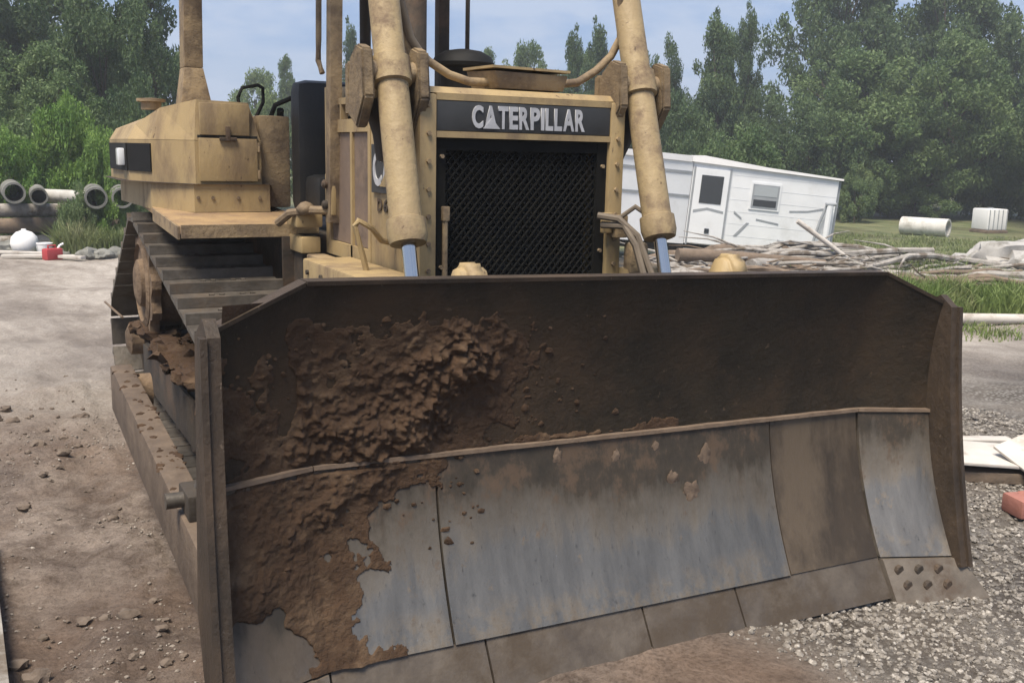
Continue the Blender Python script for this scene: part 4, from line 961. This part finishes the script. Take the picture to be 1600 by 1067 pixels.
def region(px0, px1, d0, d1, dens=None):
    def f(r):
        px, d = r.uniform(px0, px1), r.uniform(d0, d1); p = at(px, d)
        n = fbm(p.x*.7, p.y*.7, 31, 3)
        if dens is not None and n < dens-r.random()*.5: return None
        return p.x, p.y, .6+.8*max(0, n+.4)
    return f
blades('tall_grass', 'bright green tall grass behind the right end of the blade', 15000, region(1385, 1760, 12.6, 16.5), .42, .010, GRASS, .35)
blades('short_grass', 'short green grass round the concrete pipe on the right', 14000, region(1290, 1760, 20, 33, .1), .16, .014, WEED, .5)
blades('weeds', 'tall yellowish weeds in front of the pipe stack on the left', 9000, region(88, 250, 18.6, 21.2), .55, .016, WEED, .3)
blades('weed_margin', 'low weeds along the far edge of the dirt yard', 9000, region(-60, 470, 18.6, 23, .1), .22, .014, WEED, .5)
blades('pile_weeds', 'green weeds growing through the brush pile', 3500, region(1080, 1600, 14.0, 18.5, .25), .45, .010, WEED, .3)
blades('rough_grass', 'sparse rough grass in the right foreground gravel margin', 1600, region(1500, 1760, 10.4, 12.4, .25), .12, .008, GRASS, .6)

# ================================================================== LOOSE THINGS
def pipe(px, d, yawoff, r, ln, m, label, group, dz=0, tilt=0):
    mb = MB(); n = 28
    for r0, r1 in ((r, r*.80),):
        rings = []
        for rad, y in ((r0, -ln/2), (r0, ln/2), (r1, ln/2), (r1, -ln/2)): rings.append([mb.bm.verts.new((rad*math.cos(6.28318*k/n), y, rad*math.sin(6.28318*k/n))) for k in range(n)])
        for i in range(4):
            for k in range(n): mb.bm.faces.new((rings[i][k], rings[i][(k+1) % n], rings[(i+1) % 4][(k+1) % n], rings[(i+1) % 4][k]))
    o = mb.build('concrete_pipe', m); p = at(px, d); o.location = p+Vector((0, 0, r*.97+dz)); o.rotation_euler = (tilt, 0, -YAW+yawoff)
    return tag(o, label, 'pipe', group)
GP = 'old pipes stacked on the left'
pipe(22, 20.6, .50, .21, 2.2, CONCD, 'open grey pipe end, leftmost in the upper row of pipes', GP, .98)
pipe(62, 20.4, .46, .165, 2.2, CONCD, 'open grey pipe end, second from the left in the upper row', GP, .98)
pipe(98, 20.2, 1.25, .13, 1.3, CONC, 'pale pipe lying slanted beside the upper row of pipe ends', GP, 1.0)
pipe(150, 20.2, .42, .21, 2.0, CONCD, 'dark open pipe end half hidden by the tall weeds', GP, .95)
pipe(190, 20.6, .4, .2, 2.2, CONCD, 'open pipe end at the right end of the upper row beside the cabinet', GP, .95)
for i, (px, d, dz, ln, r) in enumerate(((0, 20.2, .12, 2.2, .16), (10, 20.3, .46, 2.0, .17), (95, 20.5, .15, 2.0, .17), (100, 20.6, .50, 1.9, .17), (185, 20.6, .14, 2.0, .16), (180, 20.7, .48, 2.0, .17), (60, 20.9, .78, 4.2, .15))):
    o = MB().tube([(-ln/2, 0, 0), (-ln/6, .02, .01), (ln/5, -.01, .02), (ln/2, 0, 0)], [r, r*.98, r*.93, r*.88], 12).build('log', WOOD2 if i % 2 else WOOD); o.location = at(px, d, dz); o.rotation_euler = (0, 0, -YAW+.44+random.uniform(-.06, .06))
    tag(o, ['grey log at the bottom left edge under the pipes', 'dark log under the leftmost pipe end', 'grey log low behind the white bucket', 'dark log above the grey one behind the white bucket', 'grey log low behind the weeds', 'dark log behind the weeds under the pipe ends', 'long grey log on which the pipes rest'][i], 'log', 'logs under the pipe stack')
pipe(1440, 34, .85, .31, 1.55, PALEC, 'pale concrete pipe with dark open end lying in the grass', None)
def thing_mesh(name, mb, m, loc, rotz, label, cat, group=None, smooth=True):
    o = mb.build(name, m, None, smooth); o.location = loc; o.rotation_euler = (0, 0, rotz); return tag(o, label, cat, group)
thing_mesh('float_ball', MB().lathe([(.02, 0), (.15, .03), (.225, .12), (.25, .24), (.225, .37), (.14, .46), (.05, .49), (.04, .52)], (0, 0, 0), 'Z', 28), WROOF, at(37, 18.7), 0, 'round white tank sitting at the edge of the dirt yard', 'tank')
bk = empty('bucket', at(68, 18.5), 'small white plastic bucket beside the round white tank', 'bucket')
MB().lathe([(.10, 0), (.105, .01), (.135, .27), (.145, .275), (.145, .29), (.12, .29), (.115, .26)], (0, 0, 0), 'Z', 24).build('pail', WROOF, bk)
MB().tube([(-.14, 0, .26), (-.13, -.06, .15), (0, -.15, .10), (.13, -.06, .15), (.14, 0, .26)], .006, 6).build('handle', GREYT, bk)
fc = empty('fuel_can', at(80, 17.9), 'red plastic fuel can lying at the yard edge', 'can', rot=(0, 0, .5))
MB().box(-.16, .16, -.09, .09, .0, .21, .035).build('body', RED, fc); MB().tube([(-.08, 0, .20), (-.08, 0, .26), (.06, 0, .26), (.06, 0, .20)], .018, 8).build('handle', RED, fc); MB().tube([(.11, 0, .20), (.15, 0, .25), (.22, 0, .28)], .02, 8).build('spout', WROOF, fc)
for i, (px, d, ln, ro, dz) in enumerate(((20, 18.3, 1.5, 1.1, .06), (60, 18.1, 1.3, 1.4, .03), (110, 17.8, .5, .9, .03), (30, 19.3, 1.9, 1.3, .12))):
    thing_mesh('scrap_plank', MB().box(-ln/2, ln/2, -.07, .07, -.025, .025, .006), PLK if i != 3 else WOOD2, at(px, d, dz+.03), -YAW+ro-1.2,
               ['pale scrap plank lying in front of the round white tank', 'pale scrap plank under the red fuel can', 'short white scrap right of the red fuel can', 'brown timber lying behind the round white tank'][i], 'plank')
for i, (px, d, r) in enumerate(((0, 18.6, .22), (135, 18.2, .20), (160, 18.2, .17), (182, 18.4, .18), (12, 19, .26), (205, 18.3, .15), (90, 18.6, .16))):
    thing_mesh('boulder', MB().ico((0, 0, 0), r, 3, (1.3, 1, .7), .3, i), CONCD, at(px, d, r*.35), i, ['grey stone at the left edge below the pipes', 'grey stone below the weeds, left of the pair', 'small grey stone below the weeds, middle of the three', 'grey stone below the weeds, nearest the track',
        'larger grey stone behind the left edge stone', 'small grey stone against the track top', 'grey stone behind the red fuel can'][i], 'stone', 'stones along the left yard edge')
# dark bin under the trees, white crate
bn = empty('scrap_bin', at(1362, 45), 'dark open bin standing in the shade under the trees', 'bin', rot=(0, 0, -YAW+.1))
MB().box(-.55, .55, -.3, .3, .18, .62, .02).build('bin_body', DARK, bn); MB().box(-.58, .58, -.33, .33, .62, .66, .01).build('rim', GREYT, bn)
for x in (-.45, .45): MB().box(x-.04, x+.04, -.25, .25, 0, .18).build('foot', GREYT, bn, False)
tk = empty('water_tote', at(1540, 36), 'white square tote standing behind the boulders on the right', 'tote', rot=(0, 0, -YAW+.25))
MB().box(-.42, .42, -.42, .42, .12, .86, .05).build('container', WROOF, tk); MB().box(-.45, .45, -.45, .45, 0, .11, .01).build('pallet', WOOD2, tk); MB().lathe([(.1, .86), (.1, .90)], (0, 0, 0), 'Z', 16).build('lid', GREYT, tk)
for k in range(5):
    x = -.36+.18*k; MB().box(x-.01, x+.01, -.445, -.424, .11, .84).build('cage_bar', GREYT, tk, False)
# boulders on the right
for i, (px, d, r, dz) in enumerate(((1490, 18.2, .26, 0), (1525, 17.8, .34, .1), (1565, 17.6, .42, .16), (1600, 17.2, .40, .05), (1545, 17.0, .25, -.02), (1582, 16.8, .28, -.05), (1612, 18.5, .40, .22))):
    thing_mesh('boulder', MB().ico((0, 0, 0), r*1.25, 3, (1.35, 1, .72), .32, i+20), ROCK, at(px, d, r*.5+dz), i*1.3, ['pale boulder at the left end of the rock heap', 'pale boulder second from the left in the rock heap', 'largest pale boulder on top of the rock heap', 'pale boulder at the right edge of the view',
        'small boulder at the foot of the rock heap', 'small boulder low in the rock heap near the right edge', 'rear boulder of the rock heap at the right edge'][i], 'boulder', 'boulders heaped on the right')
# brush pile: bleached logs and branches, each its own thing
def log_mesh(i, ln, r):
    rnd = random.Random(900+i); mb = MB(); n = 7; pts, rs = [], []
    for k in range(n):
        t = k/(n-1); pts.append(((t-.5)*ln, rnd.uniform(-.05, .05)*ln*.6, rnd.uniform(-.04, .04)*ln*.6+.05*ln*math.sin(t*3.1))); rs.append(r*(1-.55*t)*rnd.uniform(.85, 1.1))
    mb.tube(pts, rs, 8)
    for _ in range(2):
        k = rnd.randint(2, n-2); p = Vector(pts[k]); e = p+Vector((rnd.uniform(.1, .35)*ln, rnd.uniform(-.2, .2)*ln, rnd.uniform(-.05, .06)*ln)); mb.tube([p, p.lerp(e, .5)+Vector((0, 0, .02*ln)), e], [rs[k]*.6, rs[k]*.45, rs[k]*.15], 6)
    return mb.mesh('dead_branch', WOOD if i % 4 else WOOD2, True)
LOGS = [log_mesh(i, *q) for i, q in enumerate(((2.6, .09), (3.4, .07), (1.8, .11), (2.2, .05), (3.0, .045), (1.5, .06), (4.0, .08), (2.0, .035)))]
rnd = random.Random(44)
for i in range(230):
    px = rnd.uniform(1000, 1575); d = rnd.uniform(14.2, 18.0)
    hmax = .50*sm(985, 1120, px)*(1-.55*sm(1330, 1575, px))*(1-.35*abs(d-16)/2)
    lay = rnd.random()**.8; q = rnd.randrange(8); o = link('dead_branch', LOGS[q])
    o.location = at(px, d, .05+lay*hmax); o.rotation_euler = (rnd.gauss(0, .5)+(math.pi if rnd.random() < .5 else 0), rnd.gauss(0, .045), -YAW+rnd.gauss(0, .30)+(math.pi if rnd.random() < .5 else 0))
    k = rnd.uniform(.6, 1.0); o.scale = (k, k*.9, k*.9)
    zone = 'below the camper front' if px < 1110 else 'below the camper door' if px < 1190 else 'below the camper window' if px < 1290 else 'right of the camper' if px < 1430 else 'beside the boulders'
    tone = 'brown' if q % 4 == 0 else 'bleached grey'; thick = 'thick' if q in (0, 2, 6) else 'thin'
    tag(o, f'{thick} {tone} dead branch in the brush pile {zone}', 'branch', 'branches heaped in the brush pile')
for i, (px, d, ln, r, z, ry, rz, m, lab) in enumerate((
    (1325, 15.5, 2.2, .04, .42, .62, .0, PLK, 'pale pole sticking up out of the brush pile at the camper end'),
    (1195, 14.8, 1.2, .11, .42, .05, .9, WOOD, 'thick sawn log end on the brush pile facing the camera'),
    (1170, 15.0, 2.4, .10, .48, .06, .2, WOOD2, 'thick brown log lying along the top of the brush pile'),
    (1400, 15.2, 3.6, .07, .26, .03, .1, WOOD, 'long bleached log at the right slope of the brush pile'),
    (1550, 11.7, 4.2, .07, .06, .0, .12, PLK, 'long pale log lying along the edge of the tall grass'))):
    o = MB().tube([(-ln/2, 0, 0), (-ln/5, .02, .02), (ln/4, -.02, .01), (ln/2, 0, 0)], [r, r*.97, r*.85, r*.7], 12).build('log', m)
    o.location = at(px, d, z); o.rotation_euler = (0, ry, -YAW+rz); tag(o, lab, 'log')
# boards and scraps on the gravel at the right
def board(name, lx, ly, th, m, loc, rot, label, cat='board'):
    o = MB().box(-lx/2, lx/2, -ly/2, ly/2, -th/2, th/2, .004).build(name, m); o.location = loc; o.rotation_euler = rot; return tag(o, label, cat)
gz = lambda x, y: ground_z(x, y)
board('timber', 1.6, .10, .06, WOOD2, (3.00, .70, gz(3.0, .7)+.04), (0, 0, -.62), 'dark timber lying under the pale boards on the gravel')
board('timber', 1.5, .09, .06, WOOD2, (3.08, .92, gz(3.1, .9)+.045), (0, 0, -.55), 'second dark timber behind the pale boards on the gravel')
board('sheet_board', .62, .42, .018, PLK, (2.98, .88, gz(3, .9)+.105), (.04, .05, -.5), 'pale flat board lying on the timbers beside the blade')
board('sheet_board', .50, .34, .018, PLK, (3.25, .60, gz(3.2, .6)+.18), (.35, -.28, -.2), 'pale board leaning up at the right edge on the gravel')
board('sheet_board', .80, .10, .02, PLK, (3.15, 1.18, gz(3.15, 1.2)+.06), (0, .03, -.35), 'narrow pale strip behind the flat boards')
thing_mesh('clay_block', MB().box(-.12, .12, -.08, .08, -.03, .07, .02).ico((.02, 0, .06), .07, 2, (1.2, 1, .5), .3, 5), BRICK, (2.62, .27, gz(2.62, .27)+.02), -.3, 'faded red clay block on the gravel at the right edge', 'block')
board('timber', .10, 1.9, .09, WOOD, (-2.115, .85, gz(-2.1, .9)+.05), (0, 0, .02), 'pale squared timber on the dirt at the lower left edge')
# gravel
def gravel(label, n, spot, smin, smax, seed):
    rnd = random.Random(seed); tb_ = bmesh.new(); bmesh.ops.create_icosphere(tb_, subdivisions=1, radius=1)
    bv = [v.co.copy() for v in tb_.verts]; bf = [tuple(v.index for v in f.verts) for f in tb_.faces]; tb_.free()
    V, Fc = [], []
    for _ in range(n):
        q = spot(rnd)
        if q is None: continue
        x, y = q; s = smin+(smax-smin)*rnd.random()**2.2; i = len(V); M = Matrix.Rotation(rnd.uniform(0, 6.28), 3, 'Z') @ Matrix.Rotation(rnd.gauss(0, .5), 3, 'X')
        sx, sy, sz = s*rnd.uniform(.8, 1.4), s*rnd.uniform(.7, 1.1), s*rnd.uniform(.45, .8); z = ground_z(x, y)+sz*.35
        for v in bv:
            k = rnd.uniform(.78, 1.15); p = M @ Vector((v.x*sx*k, v.y*sy*k, v.z*sz*k)); V.append((x+p.x, y+p.y, z+p.z))
        Fc += [(a+i, b_+i, c+i) for a, b_, c in bf]
    me = bpy.data.meshes.new('gravel'); me.from_pydata(V, [], Fc); me.materials.append(STONE); o = link('gravel', me)
    return tag(o, label, 'gravel', kind='stuff')
def gs(r):
    x = r.uniform(.2, 4.2); y = r.uniform(-1.6, 2.4)
    g_ = zones(x, y)[0]
    if r.random() > g_*1.1: return None
    if x < HW+.05 and y > -.12+.05*x and y < .9: return None
    return x, y
gravel('loose pale gravel round the right end of the blade', 42000, gs, .004, .0165, 5)
def gl(r):
    x = r.uniform(-3.4, -1.3); y = r.uniform(-1.8, 4)
    if fbm(x*1.5, y*1.5, 77, 3) < r.uniform(-.3, .4): return None
    return x, y
GRIT = mat('grit', (.27, .235, .20), (.13, .108, .09), 30, .85, c3=(.40, .37, .33), s3=38, t3=(.56, .62))
gravel('scattered small stones on the dirt left of the machine', 11000, gl, .002, .010, 6).data.materials[0] = GRIT

# clods of soil on the left
def clods():
    rnd = random.Random(12); mb = MB()
    for i in range(1500):
        x = rnd.uniform(-3.6, -1.52); y = rnd.uniform(-1.7, 5.5)
        if fbm(x*.9, y*.9, 55, 3) < rnd.uniform(-.3, .5): continue
        r = .006+.034*rnd.random()**4
        mb.ico((x, y, ground_z(x, y)+r*.3), r, 2, (1.2, 1.0, .75), .4, i)
    o = mb.build('soil_clods', mat('clod_soil', (.17, .135, .108), (.11, .086, .068), 9, .95, bump=.5)); tag(o, 'crumbly soil clods scattered on the dirt left of the machine', 'soil', kind='stuff')
clods()
# ================================================================== HAZE
hz = MB().box(-170, 190, -120, 210, -2.2, 18).build('haze', None, None, False)
hm = bpy.data.materials.new('haze'); hm.use_nodes = True; t = hm.node_tree; t.nodes.clear()
ho = N(t, 'ShaderNodeOutputMaterial'); hv = N(t, 'ShaderNodeVolumePrincipled'); hv.inputs['Color'].default_value = (.90, .95, 1, 1); hv.inputs['Density'].default_value = .0022; hv.inputs['Anisotropy'].default_value = .2
t.links.new(hv.outputs[0], ho.inputs['Volume']); hz.data.materials.append(hm); tag(hz, 'thin pale summer haze over the whole yard', 'haze', kind='stuff')
